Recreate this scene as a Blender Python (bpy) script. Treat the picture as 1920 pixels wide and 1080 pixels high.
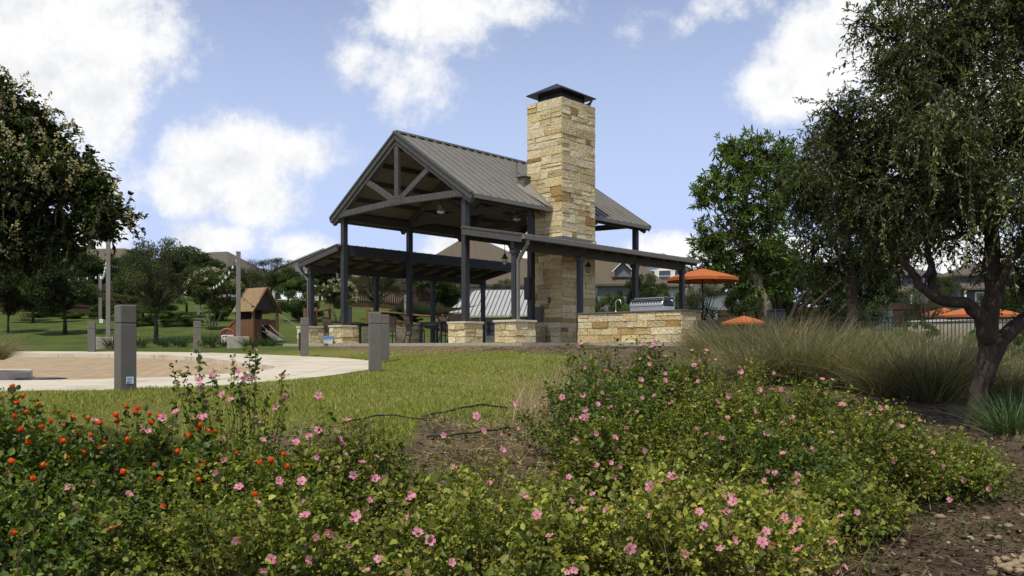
import bpy, bmesh, math, random
import numpy as np
from mathutils import Vector, Matrix, Euler
R = math.radians
for o in list(bpy.data.objects): bpy.data.objects.remove(o)
SC = bpy.context.scene
COL = SC.collection

# ------------------------------------------------------------------ camera
F = 1569.5; YH = 652.0; CAMZ = 1.3          # focal length in photo pixels, horizon row, eye height
cam_d = bpy.data.cameras.new('camera'); cam = bpy.data.objects.new('camera', cam_d); COL.objects.link(cam)
cam.location = (0, 0, CAMZ); cam.rotation_euler = (R(90), 0, 0)
cam_d.sensor_width = 36; cam_d.lens = F / 1920 * 36; cam_d.shift_y = (YH - 540) / 1920
cam_d.clip_start = .05; cam_d.clip_end = 3000
SC.camera = cam

# ------------------------------------------------------------------ light
SUN_EL, SUN_AZ = 62, 202        # azimuth clockwise from +Y (view direction): behind the camera, a little left
SC.view_settings.view_transform = 'Standard'; SC.view_settings.look = 'None'
SC.view_settings.exposure = 0.16; SC.view_settings.gamma = 1
sd = bpy.data.lights.new('sun', 'SUN'); sd.energy = 3.3; sd.angle = R(.6); sd.color = (1, .955, .81)
sun = bpy.data.objects.new('sun', sd); COL.objects.link(sun)
_d = Vector((math.sin(R(SUN_AZ)) * math.cos(R(SUN_EL)), math.cos(R(SUN_AZ)) * math.cos(R(SUN_EL)), math.sin(R(SUN_EL))))
sun.rotation_euler = _d.to_track_quat('Z', 'Y').to_euler(); sun.location = _d * 50

W = bpy.data.worlds.new('World'); SC.world = W; W.use_nodes = True
def world():
    nt = W.node_tree; N = nt.nodes; L = nt.links; N.clear()
    out = N.new('ShaderNodeOutputWorld')
    sky = N.new('ShaderNodeTexSky'); sky.sky_type = 'NISHITA'; sky.sun_disc = False
    sky.sun_elevation = R(SUN_EL); sky.sun_rotation = R(SUN_AZ); sky.altitude = 200; sky.air_density = 1.0; sky.dust_density = 1.2; sky.ozone_density = 2.5
    tc = N.new('ShaderNodeTexCoord')
    sep = N.new('ShaderNodeSeparateXYZ'); L.new(tc.outputs['Generated'], sep.inputs[0])
    def m(op, a, b=None, c=None, clamp=False):
        n = N.new('ShaderNodeMath'); n.operation = op; n.use_clamp = clamp
        for i, v in enumerate((a, b, c)):
            if v is None: continue
            if isinstance(v, (int, float)): n.inputs[i].default_value = v
            else: L.new(v, n.inputs[i])
        return n.outputs[0]
    def ss(v, lo, hi):
        n = N.new('ShaderNodeMapRange'); n.interpolation_type = 'SMOOTHSTEP'; n.inputs[1].default_value = lo; n.inputs[2].default_value = hi
        L.new(v, n.inputs[0]); return n.outputs[0]
    yy = m('MAXIMUM', sep.outputs[1], .08)
    u = m('DIVIDE', sep.outputs[0], yy); v = m('DIVIDE', sep.outputs[2], yy)
    cmb = N.new('ShaderNodeCombineXYZ'); L.new(u, cmb.inputs[0]); L.new(v, cmb.inputs[1])
    def noise(scale, detail, rough, off, vec=cmb.outputs[0]):
        a = N.new('ShaderNodeVectorMath'); a.operation = 'ADD'; a.inputs[1].default_value = off; L.new(vec, a.inputs[0])
        n = N.new('ShaderNodeTexNoise'); n.inputs['Scale'].default_value = scale; n.inputs['Detail'].default_value = detail; n.inputs['Roughness'].default_value = rough
        L.new(a.outputs[0], n.inputs['Vector']); return n
    # clouds stand at fixed directions in the sky: direction (azimuth tangent, elevation tangent), half sizes, thickness
    CL = [(60, 60, 260, 190, 1), (190, 190, 85, 130, .8), (-200, 200, 330, 330, 1),
          (430, 300, 130, 95, 1.1), (560, 290, 80, 55, .7), (370, 350, 85, 70, .9), (470, 380, 120, 65, .9), (620, 285, 60, 25, .35),
          (410, 450, 110, 50, .8), (560, 465, 70, 36, .8), (250, 340, 40, 40, .3), (170, 440, 120, 50, .6),
          (790, 30, 150, 80, .75), (690, 120, 70, 55, .6), (770, 150, 75, 75, .55), (770, 215, 50, 32, .42), (960, 15, 140, 40, .55),
          (1230, 55, 90, 40, .45), (1390, 10, 110, 35, .5), (1560, 80, 130, 110, 1.1), (1490, 165, 100, 60, .9), (1650, 30, 150, 150, 1.1), (1780, 180, 180, 190, 1),
          (860, 470, 70, 45, .8), (960, 470, 90, 30, .6), (1250, 480, 80, 48, .9), (1170, 490, 60, 26, .6), (1450, 480, 160, 50, .6), (1800, 480, 220, 90, .7), (100, 480, 150, 35, .6),
          (1900, 20, 60, 40, .5)]
    nz = noise(6.0, 10, .66, (3.1, 1.7, .3)); nz2 = noise(22, 8, .7, (7.7, 2.2, 1.3))
    d = None
    for (px, py, rx, ry, k) in CL:
        s = N.new('ShaderNodeVectorMath'); s.operation = 'SUBTRACT'; s.inputs[1].default_value = ((px - 960) / F, (YH - py) / F, 0); L.new(cmb.outputs[0], s.inputs[0])
        q = N.new('ShaderNodeVectorMath'); q.operation = 'MULTIPLY'; q.inputs[1].default_value = (F / rx, F / ry, 0); L.new(s.outputs[0], q.inputs[0])
        ln = N.new('ShaderNodeVectorMath'); ln.operation = 'LENGTH'; L.new(q.outputs[0], ln.inputs[0])
        e = m('MULTIPLY', m('SUBTRACT', 1.25, ln.outputs['Value']), .7 * k)
        if k < .65: e = m('MINIMUM', e, k - .25)
        d = e if d is None else m('SMOOTH_MAX', d, e, .12)
    dn = m('ADD', d, m('MULTIPLY', m('SUBTRACT', nz.outputs[0], .5), 1.25))
    dn = m('ADD', dn, m('MULTIPLY', m('SUBTRACT', nz2.outputs[0], .5), .55))
    alpha = ss(dn, .0, .42)
    # elsewhere in the sky: loose clouds from noise on the direction
    g = noise(2.6, 7, .6, (1, 5, 2), tc.outputs['Generated'])
    alpha_back = ss(g.outputs[0], .5, .64)
    front = ss(sep.outputs[1], .1, .35)
    mx = N.new('ShaderNodeMix'); L.new(front, mx.inputs[0]); L.new(alpha_back, mx.inputs[2]); L.new(alpha, mx.inputs[3])
    al = m('MULTIPLY', mx.outputs[0], ss(sep.outputs[2], -.02, .02))
    # cloud brightness: bright rims and thick soft grey hearts
    thick = ss(dn, .3, 1.15)
    n3 = noise(8, 6, .6, (0.2, .35, 4))
    nzo = noise(6.0, 10, .66, (3.1 - .012, 1.7 + .03, .3)); rel = m('MULTIPLY', m('SUBTRACT', nzo.outputs[0], nz.outputs[0]), 5.0)
    sh = m('ADD', m('MULTIPLY', thick, m('ADD', .15, m('MULTIPLY', n3.outputs[0], .9))), rel, None, True)
    cr = N.new('ShaderNodeMix'); cr.data_type = 'RGBA'; L.new(sh, cr.inputs[0])
    cr.inputs[6].default_value = (1.0, 1.0, 1.0, 1); cr.inputs[7].default_value = (.74, .77, .82, 1)
    bgc = N.new('ShaderNodeBackground'); L.new(cr.outputs[2], bgc.inputs[0]); bgc.inputs[1].default_value = .9
    tint = N.new('ShaderNodeMix'); tint.data_type = 'RGBA'; tint.blend_type = 'MULTIPLY'; tint.inputs[0].default_value = 1
    L.new(sky.outputs[0], tint.inputs[6]); tint.inputs[7].default_value = (1.2, 1.03, 1.03, 1)
    hz = m('SUBTRACT', 1.25, ss(sep.outputs[2], 0.05, .55))
    hm = N.new('ShaderNodeMix'); hm.data_type = 'RGBA'; L.new(m('MULTIPLY', hz, .86), hm.inputs[0]); L.new(tint.outputs[2], hm.inputs[6]); hm.inputs[7].default_value = (5.0, 6.1, 8.9, 1)
    bgs = N.new('ShaderNodeBackground'); L.new(hm.outputs[2], bgs.inputs[0]); bgs.inputs[1].default_value = .1
    ms = N.new('ShaderNodeMixShader'); L.new(al, ms.inputs[0]); L.new(bgs.outputs[0], ms.inputs[1]); L.new(bgc.outputs[0], ms.inputs[2])
    L.new(ms.outputs[0], out.inputs[0])
world()

# ------------------------------------------------------------------ helpers
def P(px, py, Y):                     # a photo pixel and a distance give a place
    return Vector(((px - 960) / F * Y, Y, CAMZ + (YH - py) / F * Y))
EB = (math.sin(.749), math.cos(.749)); EO = (math.cos(.749), -math.sin(.749)); FR = (-1.449, 26.1)
def V(a, b, z=0.0):                   # pavilion plan: a outward to the right front, b along the ridge, z above eye level
    return Vector((FR[0] + a * EO[0] + b * EB[0], FR[1] + a * EO[1] + b * EB[1], CAMZ + z))
PAVROT = -.749
rng = np.random.default_rng(7); random.seed(7)
def lin(c): return c

def tag(o, label=None, cat=None, group=None, kind=None):
    if label: o['label'] = label
    if cat: o['category'] = cat
    if group: o['group'] = group
    if kind: o['kind'] = kind
    return o
def thing(name, label, cat, loc=(0, 0, 0), rz=0, group=None):
    o = bpy.data.objects.new(name, None); COL.objects.link(o); o.empty_display_size = .1
    o.location = loc; o.rotation_euler = (0, 0, rz)
    return tag(o, label, cat, group)
def copy_tree(src, loc, rz=0, label=None, group=None, scale=None):
    def rec(o, par):
        c = o.copy(); COL.objects.link(c); c.parent = par
        for ch in KIDS.get(o.name, []): KIDS.setdefault(c.name, []).append(rec(ch, c))
        return c
    r = rec(src, None); r.location = loc; r.rotation_euler = (0, 0, rz)
    if scale: r.scale = scale
    if label: r['label'] = label
    if group: r['group'] = group
    return r
KIDS = {}
def attach(o, parent, world=False):
    if parent is None: return
    o.parent = parent; KIDS.setdefault(parent.name, []).append(o)
def wmat(o):
    m = Matrix.LocRotScale(o.location, o.rotation_euler, o.scale)
    return wmat(o.parent) @ m if o.parent else m

class MB:
    """collects shapes and links them as ONE mesh object"""
    def __init__(s): s.v = []; s.f = []; s.mi = []; s.c = []; s.cur = 0; s.col = None; s.smooth = []; s.sm = False
    def add(s, vs, fs):
        o = len(s.v); s.v += [tuple(x) for x in vs]
        for f in fs:
            s.f.append([i + o for i in f]); s.mi.append(s.cur); s.c.append(s.col or (.5, .5, .5)); s.smooth.append(s.sm)
    def box(s, c, d, rz=0, M=None, jit=0):
        hx, hy, hz = d[0] / 2, d[1] / 2, d[2] / 2
        vs = [Vector((x * hx, y * hy, z * hz)) for x in (-1, 1) for y in (-1, 1) for z in (-1, 1)]
        if jit: vs = [v + Vector([random.uniform(-jit, jit) for _ in range(3)]) for v in vs]
        m = Matrix.Translation(c) @ (M.to_4x4() if M else Matrix.Rotation(rz, 4, 'Z'))
        s.add([m @ v for v in vs], [(0, 1, 3, 2), (4, 6, 7, 5), (0, 4, 5, 1), (2, 3, 7, 6), (0, 2, 6, 4), (1, 5, 7, 3)])
    def bar(s, p, q, w, h=None, up=(0, 0, 1), bev=0):
        p, q = Vector(p), Vector(q); h = h or w; d = (q - p); l = d.length
        if l < 1e-6: return
        d.normalize(); up = Vector(up)
        if abs(d.dot(up)) > .98: up = Vector((EB[0], EB[1], 0))
        x = d.cross(up).normalized(); y = x.cross(d).normalized()
        M = Matrix((x, d, y)).transposed()
        s.box((p + q) / 2, (w, l, h), M=M)
    def tube(s, pts, r, n=8, cap=True):
        pts = [Vector(p) for p in pts]; k = len(pts)
        rs = r if isinstance(r, (list, tuple)) else [r] * k
        vs = []; ref = None
        for i, p in enumerate(pts):
            t = (pts[min(i + 1, k - 1)] - pts[max(i - 1, 0)]).normalized()
            if ref is None: ref = t.orthogonal().normalized()
            ref = (ref - t * ref.dot(t)).normalized(); b = t.cross(ref)
            vs += [p + (ref * math.cos(2 * math.pi * j / n) + b * math.sin(2 * math.pi * j / n)) * rs[i] for j in range(n)]
        fs = [(i * n + j, i * n + (j + 1) % n, (i + 1) * n + (j + 1) % n, (i + 1) * n + j) for i in range(k - 1) for j in range(n)]
        if cap: fs += [tuple(range(n - 1, -1, -1)), tuple(range((k - 1) * n, k * n))]
        sm = s.sm; s.sm = True; s.add(vs, fs); s.sm = sm
    def lathe(s, c, prof, n=16):
        c = Vector(c); vs = []
        for r, z in prof: vs += [c + Vector((r * math.cos(2 * math.pi * j / n), r * math.sin(2 * math.pi * j / n), z)) for j in range(n)]
        k = len(prof); fs = [(i * n + j, i * n + (j + 1) % n, (i + 1) * n + (j + 1) % n, (i + 1) * n + j) for i in range(k - 1) for j in range(n)]
        fs += [tuple(range(n - 1, -1, -1)), tuple(range((k - 1) * n, k * n))]
        sm = s.sm; s.sm = True; s.add(vs, fs); s.sm = sm
    def prism(s, poly, ext):
        n = len(poly); ext = Vector(ext); a = [Vector(p) for p in poly]; b = [p + ext for p in a]
        s.add(a + b, [tuple(range(n - 1, -1, -1)), tuple(range(n, 2 * n))] + [(i, (i + 1) % n, n + (i + 1) % n, n + i) for i in range(n)])
    def quad(s, *p): s.add(p, [tuple(range(len(p)))])
    def ico(s, c, r, sub=2, sc=(1, 1, 1), jit=0, rz=0):
        bm = bmesh.new(); bmesh.ops.create_icosphere(bm, subdivisions=sub, radius=1)
        c = Vector(c); M = Matrix.Rotation(rz, 3, 'Z'); ph = [random.uniform(0, 6) for _ in range(6)]
        vs = []
        for v in bm.verts:
            p = v.co; k = 1 + jit * (math.sin(3 * p.x + ph[0]) * math.sin(3.3 * p.y + ph[1]) + .6 * math.sin(5 * p.z + ph[2] + 4 * p.x))
            vs.append(c + M @ Vector((p.x * sc[0], p.y * sc[1], p.z * sc[2])) * r * k)
        fs = [[w.index for w in f.verts] for f in bm.faces]; bm.free()
        sm = s.sm; s.sm = True; s.add(vs, fs); s.sm = sm
    def build(s, name, mats, parent=None, bev=0, local=False):
        me = bpy.data.meshes.new(name)
        vs = s.v
        if parent is not None and not local:
            iv = wmat(parent).inverted(); vs = [tuple(iv @ Vector(v)) for v in vs]
        me.from_pydata(vs, [], s.f)
        for m in (mats if isinstance(mats, (list, tuple)) else [mats]): me.materials.append(m)
        me.polygons.foreach_set('material_index', s.mi); me.polygons.foreach_set('use_smooth', s.smooth)
        if any(c != (.5, .5, .5) for c in s.c):
            at = me.attributes.new('col', 'FLOAT_COLOR', 'FACE'); at.data.foreach_set('color', [x for c in s.c for x in (*c, 1)])
        me.validate(); me.update()
        bm = bmesh.new(); bm.from_mesh(me); bmesh.ops.recalc_face_normals(bm, faces=bm.faces); bm.to_mesh(me); bm.free()
        o = bpy.data.objects.new(name, me); COL.objects.link(o); attach(o, parent)
        if bev:
            md = o.modifiers.new('bevel', 'BEVEL'); md.width = bev; md.segments = 2; md.limit_method = 'ANGLE'
        return o

def np_mesh(name, verts, faces, mat, parent=None, cols=None, smooth=False, local=False):
    verts = np.asarray(verts, dtype=np.float32).reshape(-1, 3)
    if parent is not None and not local:
        iv = np.array(wmat(parent).inverted()); verts = verts @ iv[:3, :3].T.astype(np.float32) + iv[:3, 3].astype(np.float32)
    faces = np.asarray(faces, dtype=np.int32); n, k = faces.shape
    me = bpy.data.meshes.new(name); me.vertices.add(len(verts)); me.vertices.foreach_set('co', verts.ravel())
    me.loops.add(n * k); me.loops.foreach_set('vertex_index', faces.ravel())
    me.polygons.add(n); me.polygons.foreach_set('loop_start', np.arange(0, n * k, k, dtype=np.int32)); me.polygons.foreach_set('loop_total', np.full(n, k, dtype=np.int32))
    if smooth: me.polygons.foreach_set('use_smooth', np.ones(n, dtype=bool))
    if cols is not None:
        at = me.attributes.new('col', 'FLOAT_COLOR', 'FACE')
        at.data.foreach_set('color', np.concatenate([np.asarray(cols, dtype=np.float32), np.ones((n, 1), np.float32)], 1).ravel())
    me.materials.append(mat); me.update(calc_edges=True); me.validate()
    o = bpy.data.objects.new(name, me); COL.objects.link(o); attach(o, parent)
    return o
def unit(a): return a / (np.linalg.norm(a, axis=-1, keepdims=True) + 1e-9)
def rdir(n, up=0.0):
    d = rng.normal(size=(n, 3)); d = unit(d); d[:, 2] += up; return unit(d)
def leaf_arrays(p, d, nrm, L, Wd, fold=.25):
    """pointed leaf blades, folded along the midrib: 6 vertices, 2 quads each"""
    n = len(p); s = unit(np.cross(d, nrm)); nn = unit(np.cross(s, d)); L = np.broadcast_to(L, (n,))[:, None]; Wd = np.broadcast_to(Wd, (n,))[:, None]
    base = p; tip = p + d * L - nn * L * .12
    l1 = p + d * L * .32 + s * Wd * .5 + nn * Wd * fold; l2 = p + d * L * .68 + s * Wd * .42 + nn * Wd * fold * .8
    r1 = p + d * L * .32 - s * Wd * .5 + nn * Wd * fold; r2 = p + d * L * .68 - s * Wd * .42 + nn * Wd * fold * .8
    v = np.stack([base, l1, l2, tip, r2, r1], 1).reshape(-1, 3)
    b = (np.arange(n) * 6)[:, None]
    f = np.concatenate([b + np.array([[0, 3, 2, 1]]), b + np.array([[0, 5, 4, 3]])], 1).reshape(-1, 4)
    return v, f
def strands(paths, r0, r1):
    """thin three-sided stems; paths (m,k,3)"""
    m, k, _ = paths.shape
    t = unit(np.gradient(paths, axis=1)); a = unit(np.cross(t, np.array([.31, .2, .93]))); b = np.cross(t, a)
    rr = np.linspace(0, 1, k)[None, :, None]; rad = (np.asarray(r0).reshape(-1, 1, 1) * (1 - rr) + np.asarray(r1).reshape(-1, 1, 1) * rr)
    ring = [paths + rad * (a * math.cos(x) + b * math.sin(x)) for x in (0, 2.094, 4.189)]
    v = np.stack(ring, 2).reshape(-1, 3)
    i = np.arange(m)[:, None, None] * k * 3 + np.arange(k - 1)[None, :, None] * 3 + np.arange(3)[None, None, :]
    j = np.arange(m)[:, None, None] * k * 3 + np.arange(k - 1)[None, :, None] * 3 + ((np.arange(3) + 1) % 3)[None, None, :]
    f = np.stack([i, j, j + 3, i + 3], -1).reshape(-1, 4)
    return v, f
def blades(p, d, L, w, bend, k=4):
    """tapering grass blades bending over; one strip each"""
    n = len(p); t = np.linspace(0, 1, k)
    hor = d.copy(); hor[:, 2] = 0; hor = unit(hor)
    path = p[:, None] + d[:, None] * (L[:, None] * t)[:, :, None] + (hor[:, None] * .55 - np.array([0, 0, .8])) * (bend[:, None] * L[:, None] * t ** 2)[:, :, None]
    s = unit(np.cross(d, rdir(n)))
    wd = (w[:, None] * (1 - t * .9))[:, :, None] * .5
    v = np.stack([path - s[:, None] * wd, path + s[:, None] * wd], 2).reshape(-1, 3)
    i = np.arange(n)[:, None] * 2 * k + np.arange(k - 1)[None] * 2
    f = np.stack([i, i + 1, i + 3, i + 2], -1).reshape(-1, 4)
    return v, f
def joinvf(lst):
    vs, fs, o = [], [], 0
    for v, f in lst: vs.append(v); fs.append(f + o); o += len(v)
    return np.concatenate(vs), np.concatenate(fs)
def palette(n, cols, wts, jit=.18):
    c = np.array(cols)[rng.choice(len(cols), n, p=np.array(wts) / sum(wts))]
    return np.clip(c * (1 + rng.normal(0, jit, (n, 1))) * (1 + rng.normal(0, jit * .3, (n, 3))), .004, .9)

# ------------------------------------------------------------------ materials
def mat(name, col=(.5, .5, .5), rough=.6, metal=0, var=.15, scale=6, bump=0, bscale=40, attr=False, spec=.4, stretch=None, dirt=None):
    m = bpy.data.materials.new(name); m.use_nodes = True; nt = m.node_tree; N = nt.nodes; L = nt.links
    b = N['Principled BSDF']; b.inputs['Roughness'].default_value = rough; b.inputs['Metallic'].default_value = metal; b.inputs['Specular IOR Level'].default_value = spec
    tc = N.new('ShaderNodeTexCoord'); src = tc.outputs['Object']
    if stretch:
        mp = N.new('ShaderNodeMapping'); mp.inputs['Scale'].default_value = stretch; L.new(src, mp.inputs[0]); src = mp.outputs[0]
    nz = N.new('ShaderNodeTexNoise'); nz.inputs['Scale'].default_value = scale; nz.inputs['Detail'].default_value = 7; nz.inputs['Roughness'].default_value = .65; L.new(src, nz.inputs['Vector'])
    mr = N.new('ShaderNodeMapRange'); mr.inputs[1].default_value = .25; mr.inputs[2].default_value = .75; mr.inputs[3].default_value = 1 - var; mr.inputs[4].default_value = 1 + var; L.new(nz.outputs[0], mr.inputs[0])
    mx = N.new('ShaderNodeVectorMath'); mx.operation = 'SCALE'; L.new(mr.outputs[0], mx.inputs['Scale'])
    if attr:
        at = N.new('ShaderNodeAttribute'); at.attribute_name = 'col'; L.new(at.outputs['Color'], mx.inputs[0])
    else: mx.inputs[0].default_value = col[:3]
    last = mx.outputs[0]
    if dirt:
        n2 = N.new('ShaderNodeTexNoise'); n2.inputs['Scale'].default_value = dirt[1]; n2.inputs['Detail'].default_value = 8; n2.inputs['Roughness'].default_value = .7; L.new(tc.outputs['Object'], n2.inputs['Vector'])
        r2 = N.new('ShaderNodeMapRange'); r2.inputs[1].default_value = dirt[2]; r2.inputs[2].default_value = dirt[2] + .16; r2.inputs[4].default_value = dirt[3]; L.new(n2.outputs[0], r2.inputs[0])
        dm = N.new('ShaderNodeMix'); dm.data_type = 'RGBA'; L.new(r2.outputs[0], dm.inputs[0]); L.new(last, dm.inputs[6]); dm.inputs[7].default_value = (*dirt[0], 1); last = dm.outputs[2]
    L.new(last, b.inputs['Base Color'])
    if bump:
        nb = N.new('ShaderNodeTexNoise'); nb.inputs['Scale'].default_value = bscale; nb.inputs['Detail'].default_value = 6; L.new(src, nb.inputs['Vector'])
        bp = N.new('ShaderNodeBump'); bp.inputs['Strength'].default_value = 1; bp.inputs['Distance'].default_value = bump; L.new(nb.outputs[0], bp.inputs['Height']); L.new(bp.outputs[0], b.inputs['Normal'])
    return m
def leafmat(name, trans=.35, rough=.45, spec=.35):
    m = bpy.data.materials.new(name); m.use_nodes = True; nt = m.node_tree; N = nt.nodes; L = nt.links
    b = N['Principled BSDF']; b.inputs['Roughness'].default_value = rough; b.inputs['Specular IOR Level'].default_value = spec
    at = N.new('ShaderNodeAttribute'); at.attribute_name = 'col'; L.new(at.outputs['Color'], b.inputs['Base Color'])
    t = N.new('ShaderNodeBsdfTranslucent'); sc = N.new('ShaderNodeVectorMath'); sc.operation = 'MULTIPLY'; sc.inputs[1].default_value = (1.3, 1.35, .6)
    L.new(at.outputs['Color'], sc.inputs[0]); L.new(sc.outputs[0], t.inputs['Color'])
    mx = N.new('ShaderNodeMixShader'); mx.inputs[0].default_value = trans; L.new(b.outputs[0], mx.inputs[1]); L.new(t.outputs[0], mx.inputs[2])
    L.new(mx.outputs[0], N['Material Output'].inputs[0]); return m
M_LEAF = leafmat('leaf', .42, .5, .3); M_OAKLEAF = leafmat('oak_leaf', .25, .45, .25); M_PETAL = leafmat('petal', .4, .6, .2); M_BLADE = leafmat('grass_blade', .3, .6, .2); M_STRAW = leafmat('straw', .15, .8, .1)
M_STEM = mat('stem', (.10, .075, .035), .8, var=.3, scale=20)
M_BARK = mat('bark', (.055, .043, .032), .95, var=.45, scale=14, bump=.03, bscale=28, stretch=(1, 1, .25), spec=.15)
M_BARKP = mat('pale_bark', (.22, .18, .13), .9, var=.35, scale=10, bump=.01, bscale=25, stretch=(1, 1, .3), spec=.2)
M_WOODG = mat('grey_stained_timber', (.07, .069, .065), .7, var=.4, scale=9, bump=.003, bscale=60, stretch=(1, 1, 1), spec=.35)
M_POST = mat('dark_painted_steel', (.032, .034, .037), .5, var=.2, scale=8, spec=.4)
M_FASCIA = mat('grey_trim_metal', (.175, .16, .135), .5, var=.12, scale=3, metal=.3)
M_ROOF = mat('bronze_grey_standing_seam', (.235, .222, .195), .45, var=.16, scale=1.2, metal=.35, spec=.5)
M_DECKING = mat('tan_roof_decking', (.155, .135, .095), .8, var=.2, scale=5)
M_STONE = mat('limestone_blocks', attr=True, rough=.9, var=.36, scale=11, bump=.034, bscale=14, spec=.15, dirt=((.30, .19, .07), 4.5, .57, .55))
M_MORTAR = mat('mortar', (.46, .39, .27), .95, var=.15, scale=20, bump=.006)
M_CAPST = mat('cut_limestone_cap', (.56, .50, .39), .85, var=.15, scale=10, bump=.006, bscale=30)
M_COUNTER = mat('dark_counter_slab', (.13, .115, .095), .55, var=.3, scale=30)
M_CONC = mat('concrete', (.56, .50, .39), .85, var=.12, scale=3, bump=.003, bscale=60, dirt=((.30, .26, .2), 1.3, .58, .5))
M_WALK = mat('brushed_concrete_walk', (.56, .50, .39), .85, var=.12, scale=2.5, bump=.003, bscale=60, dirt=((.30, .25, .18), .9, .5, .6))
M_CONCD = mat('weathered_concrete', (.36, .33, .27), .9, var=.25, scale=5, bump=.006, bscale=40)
M_BLACK = mat('black_metal', (.012, .012, .013), .45, var=.2, spec=.5)
M_STEEL = mat('stainless_steel', (.66, .65, .62), .42, metal=1, var=.1, scale=8)
M_SLING = mat('brown_mesh_sling', (.14, .095, .065), .8, var=.2, scale=60)
M_BOLL = mat('bollard_grey', (.135, .125, .105), .65, var=.16, scale=5, bump=.003, bscale=70, dirt=((.075, .07, .06), 3.5, .52, .5))
M_WHITE = mat('white_paint', (.78, .78, .76), .5, var=.06)
M_ORANGE = mat('orange_canvas', (.42, .115, .028), .8, var=.12, scale=4)
M_GLASS = mat('dark_window_glass', (.03, .04, .05), .08, var=.2, spec=.8)
M_PALEG = mat('frosted_lamp_glass', (.6, .6, .56), .3, var=.05)
M_POLE = mat('weathered_grey_pole', (.19, .178, .155), .7, var=.15, scale=4)
M_SHING = mat('brown_shingles', (.105, .082, .055), .95, var=.5, scale=3, stretch=(1, 1, 8))
M_SHINGD = mat('dark_shingles', (.10, .085, .065), .95, var=.5, scale=3, stretch=(1, 1, 8))
M_CREAM = mat('cream_siding', (.55, .50, .40), .85, var=.08, scale=2)
M_WSIDE = mat('white_siding', (.70, .70, .68), .8, var=.06, scale=2)
M_GSIDE = mat('dark_grey_siding', (.085, .09, .10), .8, var=.1, scale=2)
M_GSIDE2 = mat('mid_grey_siding', (.15, .15, .155), .8, var=.1, scale=2)
M_FENCEW = mat('dark_red_fence_boards', (.055, .027, .018), .9, var=.35, scale=6, stretch=(4, 4, .4))
M_CEDAR = mat('cedar_boards', (.16, .08, .036), .8, var=.3, scale=8, stretch=(1, 1, .5))
M_CEDROOF = mat('cedar_slats', (.25, .17, .09), .85, var=.25, scale=7)
M_SILVER = mat('galvanised_roof', (.48, .48, .46), .45, metal=.4, var=.08, scale=2)
M_SEAM = mat('shadow_line_seam', (.11, .11, .11), .6, metal=.3, var=.1)
M_SAIL = mat('grey_shade_cloth', (.30, .29, .28), .85, var=.1, scale=2)
M_RUBBER = mat('black_hose', (.02, .018, .016), .7, var=.3)
M_ROCK = mat('tan_river_rock', (.25, .185, .11), .8, var=.35, scale=9, bump=.006, bscale=25)
M_RED = mat('red_painted_steel', (.32, .075, .045), .55, var=.12)
M_BLUE = mat('blue_ink', (.12, .30, .60), .6, var=.1)
M_WOODB = mat('dark_brown_timber', (.055, .046, .038), .8, var=.25, scale=8)
M_BIRD = mat('black_feathers', (.012, .012, .016), .5, var=.3, scale=30, spec=.5)
M_CARW = mat('white_car_paint', (.75, .75, .75), .25, var=.03, spec=.6)
M_TYRE = mat('tyre_rubber', (.02, .02, .02), .9, var=.1)

# ------------------------------------------------------------------ terrain
GP = [(0, 0, -1.3), (-3, 3.5, -1.28), (3, 3.5, -1.2), (2.7, 4.5, -1.13), (8, 4, -1.2), (-8, 4, -1.1), (0, -10, -1.5), (-12, -6, -1.3), (12, -6, -1.4),
      (5.5, 10, -1.0), (-4.85, 10.5, -.545), (-.5, 8, -.74), (-.6, 9.5, -.64), (2, 9, -.85), (4, 8, -1.02), (-8, 10.5, -.57), (-3.5, 8.5, -.72), (-8, 8, -.78), (3, 6, -1.1), (0, 6, -1.0), (-3, 6, -1.0),
      (-2.4, 16, -.42), (-2.2, 19, -.32), (0, 16, -.27), (3, 16, -.45), (6, 15, -.62), (10, 15, -.85), (0, 21, -.08), (-2.2, 22, -.22), (2, 22, -.02), (-1, 24.5, .04), (4.5, 20, -.05), (5, 23, .0), (9, 22, -.2),
      (-5, 24.6, -.2), (-8, 27, -.15), (-5, 29, .0), (0, 33, .02), (6, 30, .0), (-4, 27, .02), (-8, 33, .05),
      (-14, 30.4, -.13), (-24, 31, -.12), (-30, 15, -.5), (-14, 11, -.58), (-30, 22, -.35),
      (-20, 36, .5), (-10, 36, .4), (-20, 44, 1.3), (-8, 44, 1.1), (-25, 52, 1.9), (-8, 52, 1.8), (-30, 62, 3.6), (-8, 62, 3.2), (0, 45, .3), (0, 52, .3), (2, 60, .3), (-10, 80, 4.2), (-45, 80, 4.4), (0, 80, 3.0), (0, 90, 4.5), (20, 90, 3.4),
      (10, 30, -.25), (20, 30, -.45), (18, 36, -.5), (8, 36, .3), (15, 50, -.2), (32, 50, .1), (20, 75, 2.2), (45, 75, 2.5), (30, 110, 4.6), (60, 110, 5), (0, 120, 6), (-60, 120, 6.2), (60, 150, 7), (30, 150, 6.8), (-30, 150, 7), (100, 150, 7), (-100, 150, 7), (200, 400, 10), (-200, 400, 10), (0, 500, 10), (400, 100, 5), (-400, 100, 5), (300, -200, -2), (-300, -200, -2), (0, -300, -2)]
_g = np.array(GP); _gx = _g[:, :2]
_A = np.sqrt(((_gx[:, None] - _gx[None]) ** 2).sum(-1) + .8)
_w = np.linalg.lstsq(np.block([[_A + 1e-6 * np.eye(len(_g)), np.ones((len(_g), 1))], [np.ones((1, len(_g))), np.zeros((1, 1))]]), np.append(_g[:, 2], 0), rcond=None)[0]
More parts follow.
